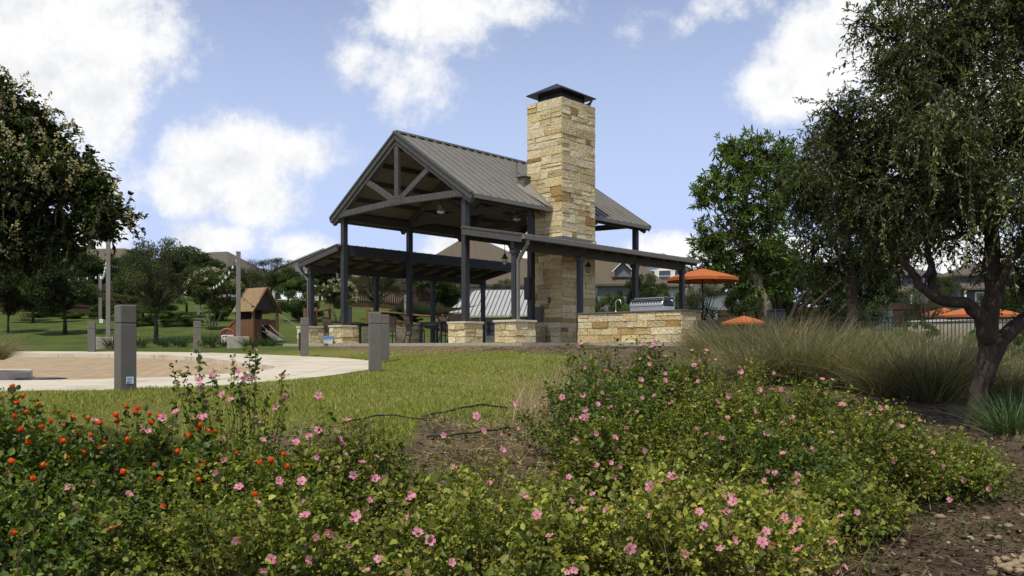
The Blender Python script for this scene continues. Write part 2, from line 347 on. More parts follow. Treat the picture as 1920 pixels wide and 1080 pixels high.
def H(x, y):
    """ground height (world z) at plan positions"""
    x = np.asarray(x, float); y = np.asarray(y, float); q = np.stack([x.ravel(), y.ravel()], 1); out = np.empty(len(q))
    for i in range(0, len(q), 20000):
        r = np.sqrt(((q[i:i + 20000, None] - _gx[None]) ** 2).sum(-1) + .8); out[i:i + 20000] = r @ _w[:-1] + _w[-1]
    out = out.reshape(x.shape) + CAMZ
    return out + np.exp(-((y - 10) / 16) ** 2) * (.016 * np.sin(x * 3.1 + y * 1.7) * np.sin(y * 2.3 - x) + .028 * np.sin(x * 1.1 + 2) * np.sin(y * .9))
def h(x, y): return float(H(x, y))
def inpoly(x, y, poly):
    x = np.asarray(x); y = np.asarray(y); ins = np.zeros(x.shape, bool); n = len(poly)
    for i in range(n):
        (x1, y1), (x2, y2) = poly[i], poly[(i + 1) % n]
        c = ((y1 > y) != (y2 > y)) & (x < (x2 - x1) * (y - y1) / ((y2 - y1) or 1e-9) + x1); ins ^= c
    return ins
def polydist(x, y, poly):
    x = np.asarray(x, float); y = np.asarray(y, float); d = np.full(x.shape, 1e9); n = len(poly)
    for i in range(n):
        (x1, y1), (x2, y2) = poly[i], poly[(i + 1) % n]; dx, dy = x2 - x1, y2 - y1
        t = np.clip(((x - x1) * dx + (y - y1) * dy) / (dx * dx + dy * dy), 0, 1); d = np.minimum(d, np.hypot(x - x1 - t * dx, y - y1 - t * dy))
    return d
def smoothpoly(pts, it=2):
    for _ in range(it):
        q = []
        for i in range(len(pts)):
            a, b = pts[i], pts[(i + 1) % len(pts)]; q += [(.75 * a[0] + .25 * b[0], .75 * a[1] + .25 * b[1]), (.25 * a[0] + .75 * b[0], .25 * a[1] + .75 * b[1])]
        pts = q
    return pts
OUTER = smoothpoly([(-45, 11.0), (-20, 11.1), (-9, 11.0), (-6, 10.9), (-4.4, 11.5), (-3.5, 13.2), (-2.95, 15.6), (-2.8, 18), (-3.2, 20.6), (-4.4, 23), (-6, 25), (-8, 26.8), (-10.6, 29.3), (-14.5, 30.6), (-24, 31), (-45, 31)])
INNER = smoothpoly([(-44, 13.1), (-20, 13.1), (-10, 13.1), (-7.2, 13.2), (-5.6, 14.2), (-5.0, 15.9), (-4.9, 17.4), (-5.3, 18.6), (-6.6, 20.4), (-8.4, 23.4), (-11, 26.6), (-14.5, 28.2), (-24, 28.6), (-44, 28.6)])
def walk_z(y): return CAMZ - .56 + .0217 * (y - 11)
def pave_z(y): return CAMZ - .61 + .0193 * (y - 12.9)
SLAB = [V(a, b) for a, b in ((-9.3, -.7), (3.0, -.7), (3.0, 2.4), (6.5, 2.4), (6.5, 11), (-9.3, 11))]
SLABP = [(v.x, v.y) for v in SLAB]
def lawn_edge(y): return .25 + .11 * (y - 9) + .12 * np.sin(y * 1.3)           # right rim of the near lawn
def zones(x, y):
    """share of turf (0 = soil and mulch) and of dry straw at plan positions: planting beds are real patches of ground"""
    wob = .25 * np.sin(x * 2.1 + y) + .2 * np.sin(y * 2.7 - x * 1.3)
    t = 1 / (1 + np.exp(-(lawn_edge(y) - x + wob * .5) / .12))
    lo = np.where(x < -2.2, 6.9, np.where(x < -.9, 7.5, 8.5) + .25 * np.sin(x * 1.7)); t = t * 1 / (1 + np.exp(-(y - lo + wob) / .12))
    b = (x - FR[0]) * EB[0] + (y - FR[1]) * EB[1]; a = (x - FR[0]) * EO[0] + (y - FR[1]) * EO[1]
    bed = 1 / (1 + np.exp(-(b + 2.1 + .18 * (a + 3) - wob * .5) / .12)) * (b < 3) * (a < 9) * (a > -9.2)
    t = t * (1 - bed)
    far = np.where((y > 26) & (b > 3) | (x < -9.5) & (y > 20), 1.0, 0.0); t = np.maximum(t, far)
    t = np.where((x > 5) & (y > 34), 1.0, t)
    dryb = np.exp(-((a - 1.0) / 3.5) ** 2 - ((b + 2.3) / .9) ** 2) + .8 * np.exp(-((x - .55) / .6) ** 2 - ((y - 11) / 2.5) ** 2)
    return t, np.clip(dryb, 0, 1)
def terrain():
    def axis(fine, lo, hi, step):
        a = list(np.arange(fine[0], fine[1], step)); s = step
        while a[-1] < hi: s *= 1.16; a.append(a[-1] + s)
        s = step
        while a[0] > lo: s *= 1.16; a.insert(0, a[0] - s)
        return np.array(a)
    xs = axis((-9, 8), -700, 700, .2); ys = axis((2, 28), -400, 900, .2)
    X, Y = np.meshgrid(xs, ys, indexing='ij'); Z = H(X, Y)
    io = inpoly(X, Y, OUTER); dd = polydist(X, Y, OUTER)
    Z = np.where(io, np.minimum(Z, pave_z(np.clip(Y, 0, 32)) - .12), np.where(dd < 1.2, Z * np.clip(dd / 1.2, 0, 1) + (walk_z(Y) - .03) * (1 - np.clip(dd / 1.2, 0, 1)), Z))
    isl = inpoly(X, Y, SLABP); Z = np.where(isl, np.minimum(Z, CAMZ + .0), Z); ds = polydist(X, Y, SLABP)
    Z = np.where(~isl & (ds < 1), np.clip(Z, CAMZ + .05, CAMZ + .115), Z)
    t, dry = zones(X, Y); nx, ny = X.shape
    i = np.arange(nx - 1)[:, None] * ny + np.arange(ny - 1)[None]
    f = np.stack([i, i + ny, i + ny + 1, i + 1], -1).reshape(-1, 4)
    m = bpy.data.materials.new('turf_and_soil'); m.use_nodes = True; nt = m.node_tree; N = nt.nodes; L = nt.links; b = N['Principled BSDF']; b.inputs['Roughness'].default_value = .95; b.inputs['Specular IOR Level'].default_value = .1
    at = N.new('ShaderNodeAttribute'); at.attribute_name = 'zone'; sp = N.new('ShaderNodeSeparateColor'); L.new(at.outputs['Color'], sp.inputs[0])
    tc = N.new('ShaderNodeTexCoord')
    def noise(s, d=8, r=.65):
        n = N.new('ShaderNodeTexNoise'); n.inputs['Scale'].default_value = s; n.inputs['Detail'].default_value = d; n.inputs['Roughness'].default_value = r; L.new(tc.outputs['Object'], n.inputs['Vector']); return n.outputs[0]
    def mix(f, a, b_):
        n = N.new('ShaderNodeMix'); n.data_type = 'RGBA'
        for s, v in ((0, f), (6, a), (7, b_)):
            if isinstance(v, tuple): n.inputs[s].default_value = (*v, 1)
            elif isinstance(v, float): n.inputs[s].default_value = v
            else: L.new(v, n.inputs[s])
        return n.outputs[2]
    def mr(v, lo, hi, a=0., b_=1.):
        n = N.new('ShaderNodeMapRange'); n.inputs[1].default_value = lo; n.inputs[2].default_value = hi; n.inputs[3].default_value = a; n.inputs[4].default_value = b_; L.new(v, n.inputs[0]); return n.outputs[0]
    turf = mix(mr(noise(.9), .38, .62), (.135, .17, .03), (.20, .205, .046)); turf = mix(mr(noise(9, 6), .5, .7), turf, (.21, .19, .065)); turf = mix(mr(noise(.25), .52, .7), turf, (.19, .175, .06))
    far_turf = mix(mr(noise(.5), .4, .62), (.06, .085, .02), (.10, .125, .03)); turf = mix(sp.outputs[2], turf, far_turf)  # darker, greener turf tone blended in beyond the near lawn
    soil = mix(mr(noise(2.2), .4, .62), (.075, .053, .033), (.19, .14, .085)); soil = mix(mr(noise(30, 8, .8), .5, .66), soil, (.25, .19, .12)); soil = mix(mr(noise(14, 6, .7), .56, .7), soil, (.03, .02, .014))
    straw = mix(mr(noise(22), .4, .6), (.26, .20, .10), (.15, .12, .055))
    c = mix(sp.outputs[0], soil, turf); c = mix(sp.outputs[1], c, straw); L.new(c, b.inputs['Base Color'])
    bp = N.new('ShaderNodeBump'); bp.inputs['Distance'].default_value = .04; L.new(noise(38, 8, .75), bp.inputs['Height']); L.new(bp.outputs[0], b.inputs['Normal'])
    o = np_mesh('ground', np.stack([X, Y, Z], -1).reshape(-1, 3), f, m, smooth=True)
    za = o.data.attributes.new('zone', 'FLOAT_COLOR', 'POINT')
    za.data.foreach_set('color', np.stack([t, dry, np.clip((Y - 26) / 4, 0, 1), np.ones_like(t)], -1).astype(np.float32).ravel()); tag(o, kind='structure')
terrain()

def sheet(name, outer, hole, zf, m, depth=.25):
    bm = bmesh.new()
    def loop(p): 
        vs = [bm.verts.new((x, y, zf(y))) for x, y in p]; return [bm.edges.new((vs[i], vs[(i + 1) % len(vs)])) for i in range(len(vs))]
    es = loop(outer) + (loop(hole) if hole else [])
    bmesh.ops.triangle_fill(bm, use_beauty=True, use_dissolve=False, edges=es)
    for f in bm.faces:
        f.normal_update()
        if f.normal.z < 0: f.normal_flip()
    ex = bmesh.ops.extrude_face_region(bm, geom=list(bm.faces))
    top = [f for f in bm.faces]
    for v in [g for g in ex['geom'] if isinstance(g, bmesh.types.BMVert)]: v.co.z += 0
    low = {v for v in bm.verts} - {g for g in ex['geom'] if isinstance(g, bmesh.types.BMVert)}
    for v in low: v.co.z -= depth
    bmesh.ops.recalc_face_normals(bm, faces=bm.faces)
    me = bpy.data.meshes.new(name); bm.to_mesh(me); bm.free(); me.materials.append(m)
    o = bpy.data.objects.new(name, me); COL.objects.link(o); return o
def paver_mat():
    m = mat('tan_brick_pavers', (.40, .30, .185), .85, var=.14, scale=2.2, bump=.002, bscale=70); nt = m.node_tree; N = nt.nodes; L = nt.links; b = N['Principled BSDF']
    src = b.inputs['Base Color'].links[0].from_socket
    tc = N.new('ShaderNodeTexCoord'); mp = N.new('ShaderNodeMapping'); mp.inputs['Rotation'].default_value = (0, 0, R(28)); L.new(tc.outputs['Object'], mp.inputs[0])
    br = N.new('ShaderNodeTexBrick'); br.inputs['Scale'].default_value = 1; br.inputs['Brick Width'].default_value = .46; br.inputs['Row Height'].default_value = .23; br.inputs['Mortar Size'].default_value = .016
    br.inputs['Color1'].default_value = (1.12, 1.08, 1.0, 1); br.inputs['Color2'].default_value = (.84, .82, .8, 1); br.inputs['Mortar'].default_value = (.38, .34, .28, 1); L.new(mp.outputs[0], br.inputs[0])
    mm = N.new('ShaderNodeVectorMath'); mm.operation = 'MULTIPLY'; L.new(src, mm.inputs[0]); L.new(br.outputs[0], mm.inputs[1]); L.new(mm.outputs[0], b.inputs['Base Color'])
    return m
tag(sheet('paved_road', INNER, None, pave_z, paver_mat()), kind='structure')
def joints(m):
    nt = m.node_tree; N = nt.nodes; L = nt.links; b = N['Principled BSDF']; src = b.inputs['Base Color'].links[0].from_socket
    tc = N.new('ShaderNodeTexCoord'); br = N.new('ShaderNodeTexBrick'); br.offset = 0; br.inputs['Scale'].default_value = 1; br.inputs['Brick Width'].default_value = 1.9; br.inputs['Row Height'].default_value = 1.9; br.inputs['Mortar Size'].default_value = .012
    br.inputs['Color1'].default_value = (1.03, 1.03, 1.03, 1); br.inputs['Color2'].default_value = (.95, .95, .94, 1); br.inputs['Mortar'].default_value = (.45, .42, .38, 1); L.new(tc.outputs['Object'], br.inputs[0])
    mm = N.new('ShaderNodeVectorMath'); mm.operation = 'MULTIPLY'; L.new(src, mm.inputs[0]); L.new(br.outputs[0], mm.inputs[1]); L.new(mm.outputs[0], b.inputs['Base Color'])
joints(M_WALK)
tag(sheet('pavement', OUTER, INNER, walk_z, M_WALK, .35), kind='structure')
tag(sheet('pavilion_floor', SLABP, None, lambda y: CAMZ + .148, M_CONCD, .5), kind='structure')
mb = MB()                                    # expansion joints of the footpath and the utility lid are their own dark lines
# round iron lid in the paving
t = thing('utility_cover', 'small round iron cover set into the tan brick paving', 'manhole cover', P(78, 716, 15.2)); t.location.z = pave_z(15.2)
mb = MB(); mb.lathe(t.location, [(.42, -.02), (.42, .012), (.36, .018), (.02, .02)], 24); mb.build('lid', M_BLACK, t)

# ------------------------------------------------------------------ stonework
STC = [(.60, .49, .27), (.66, .56, .35), (.55, .44, .235), (.62, .53, .33), (.50, .40, .215), (.41, .27, .105), (.34, .21, .075), (.49, .36, .17)]
STW = [25, 28, 16, 21, 8, 5.5, 3, 6.5]
def stone_face(mb, o, u, n, length, z0, z1, hs=(.15, .32), ws=(.26, .72), depth=.12, ochre=1.0):
    """rough ashlar laid in courses on one face; o = foot of the face's left end"""
    u = Vector(u); n = Vector(n); z = z0; w = [STW[i] * (ochre if i > 4 else 1) for i in range(8)]
    while z < z1 - .03:
        hh = random.uniform(*hs); hh = z1 - z if z1 - z - hh < hs[0] * .8 else hh
        x = 0
        while x < length - .02:
            ww = random.uniform(*ws) * (1.15 if hh > .2 else .9); ww = length - x if length - x - ww < ws[0] * .7 else ww
            sub = [(z, hh)] if hh < .23 or random.random() < .62 else [(z, hh * .5), (z + hh * .5, hh * .5)]
            for zz, h2 in sub:
                pr = random.uniform(.004, .034); g = .0085
                c = o + u * (x + ww / 2) + Vector((0, 0, zz + h2 / 2 - o.z)) + n * (pr - depth / 2)
                col = random.choices(STC, w)[0]; k = random.uniform(.86, 1.12); mb.col = tuple(min(.9, v * k) for v in col)
                M = Matrix((u, n, Vector((0, 0, 1)))).transposed()
                mb.box(c, (ww - 2 * g, depth, h2 - 2 * g), M=M, jit=.010)
            x += ww
        z += hh
    mb.col = None
def stone_box(mb, a0, a1, b0, b1, z0, z1, **k):
    uo, ub = Vector((*EO, 0)), Vector((*EB, 0))
    stone_face(mb, V(a0, b0, z0), uo, -ub, a1 - a0, CAMZ + z0, CAMZ + z1, **k)
    stone_face(mb, V(a1, b0, z0), ub, uo, b1 - b0, CAMZ + z0, CAMZ + z1, **k)
    stone_face(mb, V(a1, b1, z0), -uo, ub, a1 - a0, CAMZ + z0, CAMZ + z1, **k)
    stone_face(mb, V(a0, b1, z0), -ub, -uo, b1 - b0, CAMZ + z0, CAMZ + z1, **k)
def core(mb, a0, a1, b0, b1, z0, z1): mb.box(V((a0 + a1) / 2, (b0 + b1) / 2, (z0 + z1) / 2), (a1 - a0, b1 - b0, z1 - z0), rz=PAVROT)
def pbar(mb, p, q, w, hh=None, up=(0, 0, 1)): mb.bar(V(*p), V(*q), w, hh, up)

# ------------------------------------------------------------------ pavilion
WD, LW, BAY, ZS = 6.349, 2.096, 3.083, .148
EOV, ZE, ZR, ZLT, ZLG, OG, OVB = .514, 4.734, 7.231, 3.752, 3.272, 2.6, .2
LEN = 3 * BAY
def roofz(a): 
    d = abs(a + WD / 2); return ZR - (ZR - ZE) * d / (WD / 2 + EOV)
def pavilion():
    T = thing('park_pavilion', 'open gabled picnic pavilion with grey metal roof, timber trusses and tall limestone chimney', 'pavilion', V(-WD / 2, LEN / 2, ZS), PAVROT)
    ped_top = ZS + .66
    def pedestal(a, b, s=.37, top=ped_top, tone=1.0):
        mb = MB(); stone_box(mb, a - s, a + s, b - s, b + s, ZS, top - .065, hs=(.17, .24), ws=(.3, .5), depth=.1, ochre=.8 * tone)
        o = mb.build('pedestal', M_STONE, T)
        c = MB(); core(c, a - s + .02, a + s - .02, b - s + .02, b + s - .02, ZS + .01, top - .07); c.build('pedestal_core', M_MORTAR, o)
        c = MB(); core(c, a - s - .045, a + s + .045, b - s - .045, b + s + .045, top - .063, top); c.build('cap_stone', M_CAPST, o, bev=.008)
    # posts
    ztop = ZE - (.12)
    for i in range(4):
        b = i * BAY
        for a in (-WD, 0):
            if a == 0 and i == 2: pass
            mb = MB(); mb.box(V(a, b, (ped_top + roofz(a) - .1) / 2), (.19, .19, roofz(a) - .1 - ped_top), rz=PAVROT); o = mb.build('post', M_POST, T, bev=.008); pm = MB(); pm.box(V(a, b, ped_top + .012), (.3, .3, .024), rz=PAVROT)
            for x_ in (-.115, .115):
                for y_ in (-.115, .115): pm.lathe(V(a, b, ped_top + .024) + Vector((x_ * EO[0] + y_ * EB[0], x_ * EO[1] + y_ * EB[1], 0)), [(.018, 0), (.018, .02)], 6)
            pm.build('base_plate', M_POST, o)
            if not (a == 0 and i == 1): pedestal(a, b)
            else: pedestal(a - .05, b + .02, .36, ZS + .62, 0)
        for a in (-WD - LW, LW):
            zt = ZLT - (ZLT - ZLG) * LW / OG - .42
            lo = ZS if (a < 0 and i > 1) else ped_top
            if a > 0 and i >= 1: lo = ZS
            mb = MB(); mb.box(V(a, b, (lo + zt) / 2), (.16, .16, zt - lo), rz=PAVROT); mb.box(V(a, b, zt - .09), (.24, .24, .16), rz=PAVROT); mb.build('post', M_POST, T, bev=.006)
            if lo > ZS: pedestal(a, b, .42 if a > 0 else .37)
    # main roof: two standing seam slopes
    for s in (1, -1):
        ar, ae = -WD / 2, (EOV if s > 0 else -WD - EOV); b0, b1 = -OVB, LEN + OVB
        mb = MB(); th = .05
        mb.prism([V(ar, b0, ZR), V(ae, b0, ZE), V(ae, b0, ZE - th), V(ar, b0, ZR - th)], V(0, b1) - V(0, b0))
        n = 24
        for k in range(n + 1):
            b = b0 + .03 + (b1 - b0 - .06) * k / n; up = (V(ae, 0, ZE) - V(ar, 0, ZR)).cross(V(0, 1) - V(0, 0))
            if up.z < 0: up = -up
            up.normalize(); pbar(mb, (ar + s * .06, b, roofz(ar + s * .06) + .026), (ae, b, ZE + .026), .034, .066, up)
        mb.build('metal_roof', M_ROOF, T)
        mb = MB(); ri = ar + s * .03
        mb.prism([V(ri, b0 + .06, roofz(ri) - .055), V(ae - s * .05, b0 + .06, roofz(ae - s * .05) - .055), V(ae - s * .05, b0 + .06, roofz(ae - s * .05) - .08), V(ri, b0 + .06, roofz(ri) - .08)], V(0, b1 - .12) - V(0, b0)); mb.build('roof_decking', M_DECKING, T)
        mb = MB()
        for f in (.1, .3, .5, .7, .88):
            a = ar + (ae - ar) * f; pbar(mb, (a, b0 + .09, roofz(a) - .155), (a, b1 - .09, roofz(a) - .155), .09, .14)
        mb.build('purlins', M_WOODB, T)
        # eave gutter and barge boards
        mb = MB(); pbar(mb, (ae + s * .03, b0, ZE - .07), (ae + s * .03, b1, ZE - .07), .06, .13); mb.build('eave_trim', M_FASCIA, T)
        for b in (b0 - .025, b1 + .025):
            mb = MB(); pbar(mb, (ar, b, ZR - .11), (ae + s * .02, b, ZE - .11), .05, .2); pbar(mb, (ar, b - .012 * (1 if b < 1 else -1), ZR + .0), (ae + s * .02, b - .012 * (1 if b < 1 else -1), ZE + .0), .09, .07); mb.build('barge_board', M_WOODG, T, bev=.006)
    mb = MB(); pbar(mb, (-WD / 2, -OVB - .05, ZR + .03), (-WD / 2, LEN + OVB + .05, ZR + .03), .2, .06); mb.build('ridge_cap', M_ROOF, T)
    # eave beams
    for a in (-WD, 0):
        mb = MB(); pbar(mb, (a, .12, roofz(0) - .32), (a, LEN + .1, roofz(0) - .32), .13, .26); mb.build('eave_beam', M_WOODB, T)
    # trusses
    for i in range(4):
        b = i * BAY - (.13 if i == 0 else 0); g = MB(); m = M_WOODG if i == 0 else M_WOODB
        zt = roofz(0) - .27; off = .2; w = .14; am = -WD / 2
        for s in (1, -1):
            a1 = 0 if s > 0 else -WD
            pbar(g, (am, b, ZR - .28), (a1 + s * (EOV - .06), b, roofz(EOV - .06) - .24), w, .2)             # rafter
            pbar(g, (am, b + .003, zt + .1), (a1 + s * .1, b + .003, zt), w - .012, .21)                       # bottom chord, slightly raised at mid span
            q = am + (a1 - am) * .52; pbar(g, (am + s * .12, b + .006, zt + .14), (q, b + .006, roofz(q) - .3), w - .03, .19)   # strut
            g.box(V(a1 - s * .02, b - .002, zt + .02), (.3, w + .012, .28), rz=PAVROT)
        pbar(g, (am, b + .009, zt + .1), (am, b + .009, ZR - .25), .2, w - .02, up=(EB[0], EB[1], 0))
        g.box(V(am, b - .004, zt + .13), (.62, w + .016, .3), rz=PAVROT)
        tr = g.build('truss', m, T, bev=.006)
        if i == 0:
            bo = MB()
            for cx, n_ in ((am, 5), (-.02, 2), (-WD + .02, 2)):
                for k in range(n_):
                    for dz in (-.07, .07): c_ = V(cx + (k - (n_ - 1) / 2) * .13, b - w / 2 - .012, zt + (.13 if n_ > 2 else .02) + dz); bo.tube([c_, c_ - Vector((*EB, 0)) * .018], .016, 6)
            bo.build('bolts', M_BLACK, tr)
    # lean-to roofs
    for s in (1, -1):
        a0 = 0 if s > 0 else -WD
        z = lambda x: ZLT - (ZLT - ZLG) * x / OG
        b0, b1 = -OVB, LEN + OVB; A = lambda x: a0 + s * x
        L = MB(); th = .045
        L.prism([V(A(.0), b0, z(0)), V(A(OG), b0, z(OG)), V(A(OG), b0, z(OG) - th), V(A(.0), b0, z(0) - th)], V(0, b1) - V(0, b0))
        for k in range(25):
            b = b0 + .03 + (b1 - b0 - .06) * k / 24; pbar(L, (A(.05), b, z(.05) + .015), (A(OG), b, z(OG) + .015), .028, .045)
        ro = L.build('lean_to_roof', M_ROOF, T)
        mb = MB(); mb.prism([V(A(.02), b0 + .06, z(0) - .05), V(A(OG - .05), b0 + .06, z(OG - .05) - .05), V(A(OG - .05), b0 + .06, z(OG - .05) - .07), V(A(.02), b0 + .06, z(0) - .07)], V(0, b1 - .12) - V(0, b0)); mb.build('decking', M_DECKING, ro)
        mb = MB()
        for k in range(11): 
            b = .05 + (LEN - .1) * k / 10; pbar(mb, (A(.12), b, z(.12) - .15), (A(OG - .08), b, z(OG - .08) - .15), .09, .15)
        for x in (.85, 1.5): pbar(mb, (A(x), b0 + .1, z(x) - .11), (A(x), b1 - .1, z(x) - .11), .14, .06)
        mb.build('rafters', M_WOODB, ro)
        mb = MB(); pbar(mb, (A(.015), .1, z(0) - .2), (A(.015), LEN + .1, z(0) - .2), .12, .36); mb.build('ledger_beam', M_POST, ro)
        mb = MB(); pbar(mb, (A(LW), -.12, z(LW) - .345), (A(LW), LEN + .12, z(LW) - .345), .14, .25); mb.build('eave_beam', M_WOODB, ro)
        for b in (b0 - .03, b1 + .03):
            mb = MB(); pbar(mb, (A(.1), b, z(.1) - .13), (A(OG), b, z(OG) - .13), .06, .2); pbar(mb, (A(.1), b, z(.1) + .0), (A(OG), b, z(OG) + .0), .1, .06); mb.build('barge_board', M_WOODG, ro, bev=.005)
        mb = MB(); pbar(mb, (A(OG + .06), b0 - .06, z(OG) - .07), (A(OG + .06), b1 + .06, z(OG) - .07), .12, .13); mb.build('gutter', M_FASCIA, ro)
        mb = MB(); d = .09; y0 = b0 + .12; x1 = LW + .16
        for p, q in (((A(OG + .06), y0, z(OG) - .12), (A(OG + .06), y0, z(OG) - .3)), ((A(OG + .06), y0, z(OG) - .27), (A(x1), y0 + .05, z(OG) - .72)), ((A(x1), y0 + .05, z(OG) - .68), (A(x1), y0 + .05, ZS + (.66 if s > 0 else .05)))): pbar(mb, p, q, d, d * .9, up=(EO[0], EO[1], .01))
        mb.build('downspout', M_FASCIA, T, bev=.01)
    # chimney
    co, cb, wa, wb, zc = .95, 3.564, 1.55, 1.813, 8.434
    mb = MB(); stone_box(mb, co - wa, co, cb, cb + wb, ZS, zc, hs=(.16, .34), ws=(.28, .72)); ch = mb.build('chimney', M_STONE, T)
    mb = MB(); core(mb, co - wa + .012, co - .012, cb + .012, cb + wb - .012, ZS, zc - .03); mb.build('chimney_core', M_MORTAR, ch)
    ac, bc = co - wa / 2, cb + wb / 2
    mb = MB(); q = .5
    for x in (-1, 1):
        for y in (-1, 1): mb.box(V(ac + x * .5, bc + y * .6, zc + .16), (.06, .06, .34), rz=PAVROT)
    for x, dx, dy in ((-.5, .015, 1.1), (.5, .015, 1.1)): mb.box(V(ac + x, bc, zc + .14), (dx, dy, .3), rz=PAVROT)
    for y in (-.6, .6): mb.box(V(ac, bc + y, zc + .14), (.9, .015, .3), rz=PAVROT)
    zz = zc + .32; ew, el = wa / 2 + .02, wb / 2 + .05
    e = [V(ac - ew, bc - el, zz), V(ac + ew, bc - el, zz), V(ac + ew, bc + el, zz), V(ac - ew, bc + el, zz)]; e2 = [v + Vector((0, 0, -.035)) for v in e]; r1, r2 = V(ac, bc - .25, zz + .42), V(ac, bc + .25, zz + .42)
    mb.add(e + e2 + [r1, r2], [(0, 1, 8), (1, 2, 9, 8), (2, 3, 9), (3, 0, 8, 9), (4, 7, 6, 5), (0, 4, 5, 1), (1, 5, 6, 2), (2, 6, 7, 3), (3, 7, 4, 0)])
    mb.build('chimney_cap', M_BLACK, ch)
    # flashings where roofs meet the chimney, and the cricket saddle on the near slope
    mb = MB(); zf = ZLT - (ZLT - ZLG) * co / OG
    core(mb, co - wa - .03, co + .035, cb - .035, cb + wb + .035, zf - .12, zf + .17); mb.build('flashing', M_FASCIA, ch)
    mb = MB(); ai = co - wa
    mb.add([V(ai - .1, cb, roofz(ai - .1) + .35), V(ai - .1, cb - .5, roofz(ai - .1) + .02), V(EOV + .05, cb - .28, ZE + .03), V(EOV + .05, cb + .0, ZE + .05), V(ai - .1, cb, roofz(ai - .1) - .02), V(EOV + .05, cb, ZE - .05)], [(0, 1, 2, 3), (1, 4, 5, 2), (0, 3, 5, 4), (2, 5, 3), (0, 4, 1)]); mb.build('cricket', M_ROOF, ch)
    mb = MB(); mb.box(V(ai - .02, cb - .18, roofz(ai) + .22), (.3, .3, .34), rz=PAVROT); mb.box(V(ai - .02, cb - .18, roofz(ai) + .42), (.42, .42, .04), rz=PAVROT); mb.build('roof_vent', M_FASCIA, T, bev=.01)
    # fittings on the chimney's foot
    mb = MB(); mb.box(V(co - .98, cb - .05, 1.15), (.36, .1, .5), rz=PAVROT); mb.build('electrical_panel', M_BOLL, ch, bev=.01)
    mb = MB(); mb.box(V(co - .52, cb - .05, 1.62), (.1, .06, .2), rz=PAVROT); mb.build('outlet_box', M_BOLL, ch, bev=.008)
    mb = MB(); mb.lathe(V(co - 1.25, cb - .06, 1.5), [(.05, 0), (.06, .12), (.03, .2), (.03, .26)], 10); mb.build('wall_lantern', M_BLACK, ch)
    stb = MB(); stone_box(stb, co - .05, co + .36, cb - .5, cb + .4, ZS, ZS + .52, hs=(.17, .24), ws=(.3, .5)); o = stb.build('hearth_plinth', M_STONE, ch)
    c = MB(); core(c, co - .02, co + .34, cb - .48, cb + .38, ZS + .01, ZS + .51); core(c, co - .1, co + .4, cb - .54, cb + .44, ZS + .515, ZS + .57); c.build('plinth_cap', M_CAPST, o)
    mb = MB(); mb.box(V(-.02, BAY - .15, 2.0), (.24, .14, .75), rz=PAVROT); mb.build('loudspeaker', M_BLACK, T, bev=.015)
    return T
PAV = pavilion()

# ------------------------------------------------------------------ things in and round the pavilion
def lantern(a, b, drop, label):
    z = (ZLT - (ZLT - ZLG) * (abs(a) if a > 0 else -WD - a) / OG) - .2
    t = thing('pendant_lantern', label, 'lantern', V(a, b, z - drop), group='caged pendant lanterns under the lean-to roofs')
    mb = MB(); mb.tube([V(a, b, z - drop + .3), V(a, b, z)], .01, 6); mb.build('stem', M_BLACK, t)
    mb = MB(); mb.lathe(V(a, b, z - drop), [(.03, .36), (.045, .3), (.1, .22), (.1, .2)], 12)
    for k in range(6): x = k * math.pi / 3; mb.bar(V(a, b, z - drop + .2) + Vector((.08 * math.cos(x), .08 * math.sin(x), 0)), V(a, b, z - drop) + Vector((.065 * math.cos(x), .065 * math.sin(x), 0)), .01)
    for zz in (0, .1): mb.lathe(V(a, b, z - drop + zz), [(.072, 0), (.072, .012)], 12)
    mb.build('cage', M_BLACK, t)
    mb = MB(); mb.lathe(V(a, b, z - drop + .01), [(.03, 0), (.055, .04), (.055, .17), (.03, .19)], 10); mb.build('globe', M_PALEG, t)
lantern(-WD - 1.05, .45, .75, 'black pendant lantern hanging beside the front left post')
lantern(-WD - 1.05, BAY + .6, .75, 'black pendant lantern hanging in the middle of the left lean-to')
lantern(-WD - 1.05, 2 * BAY + .8, .75, 'black pendant lantern hanging at the far end of the left lean-to')
lantern(1.35, .35, .8, 'black pendant lantern hanging behind the grey downspout of the right lean-to')
lantern(1.3, 4.55, .75, 'black pendant lantern hanging before the chimney under the right lean-to')
def fan(a, b, label, rot=0):
    z = 4.75; t = thing('ceiling_fan', label, 'ceiling fan', V(a, b, z), group='ceiling fans under the gable roof')
    mb = MB(); mb.tube([V(a, b, z + .2), V(a, b, ZR - .4)], .02, 8); mb.build('downrod', M_BLACK, t)
    mb = MB(); mb.lathe(V(a, b, z), [(.05, -.02), (.13, .03), (.15, .12), (.06, .2)], 16); mb.build('motor', M_FASCIA, t)
    for k in range(5):
        x = rot + k * 2 * math.pi / 5; d = Vector((math.cos(x), math.sin(x), 0)); mb = MB(); mb.bar(V(a, b, z + .06) + d * .12, V(a, b, z + .06) + d * .75, .14, .015); mb.build('blade', M_WOODB, t)
    mb = MB(); mb.lathe(V(a, b, z - .1), [(.02, -.02), (.12, .01), (.15, .07), (.06, .08)], 16); mb.build('light_bowl', M_PALEG, t)
fan(-WD / 2 + .5, 1.4, 'ceiling fan with pale light bowl hanging behind the front truss', .3)
fan(-WD / 2 + 1.3, 4.4, 'ceiling fan on a long rod hanging near the chimney', .1)

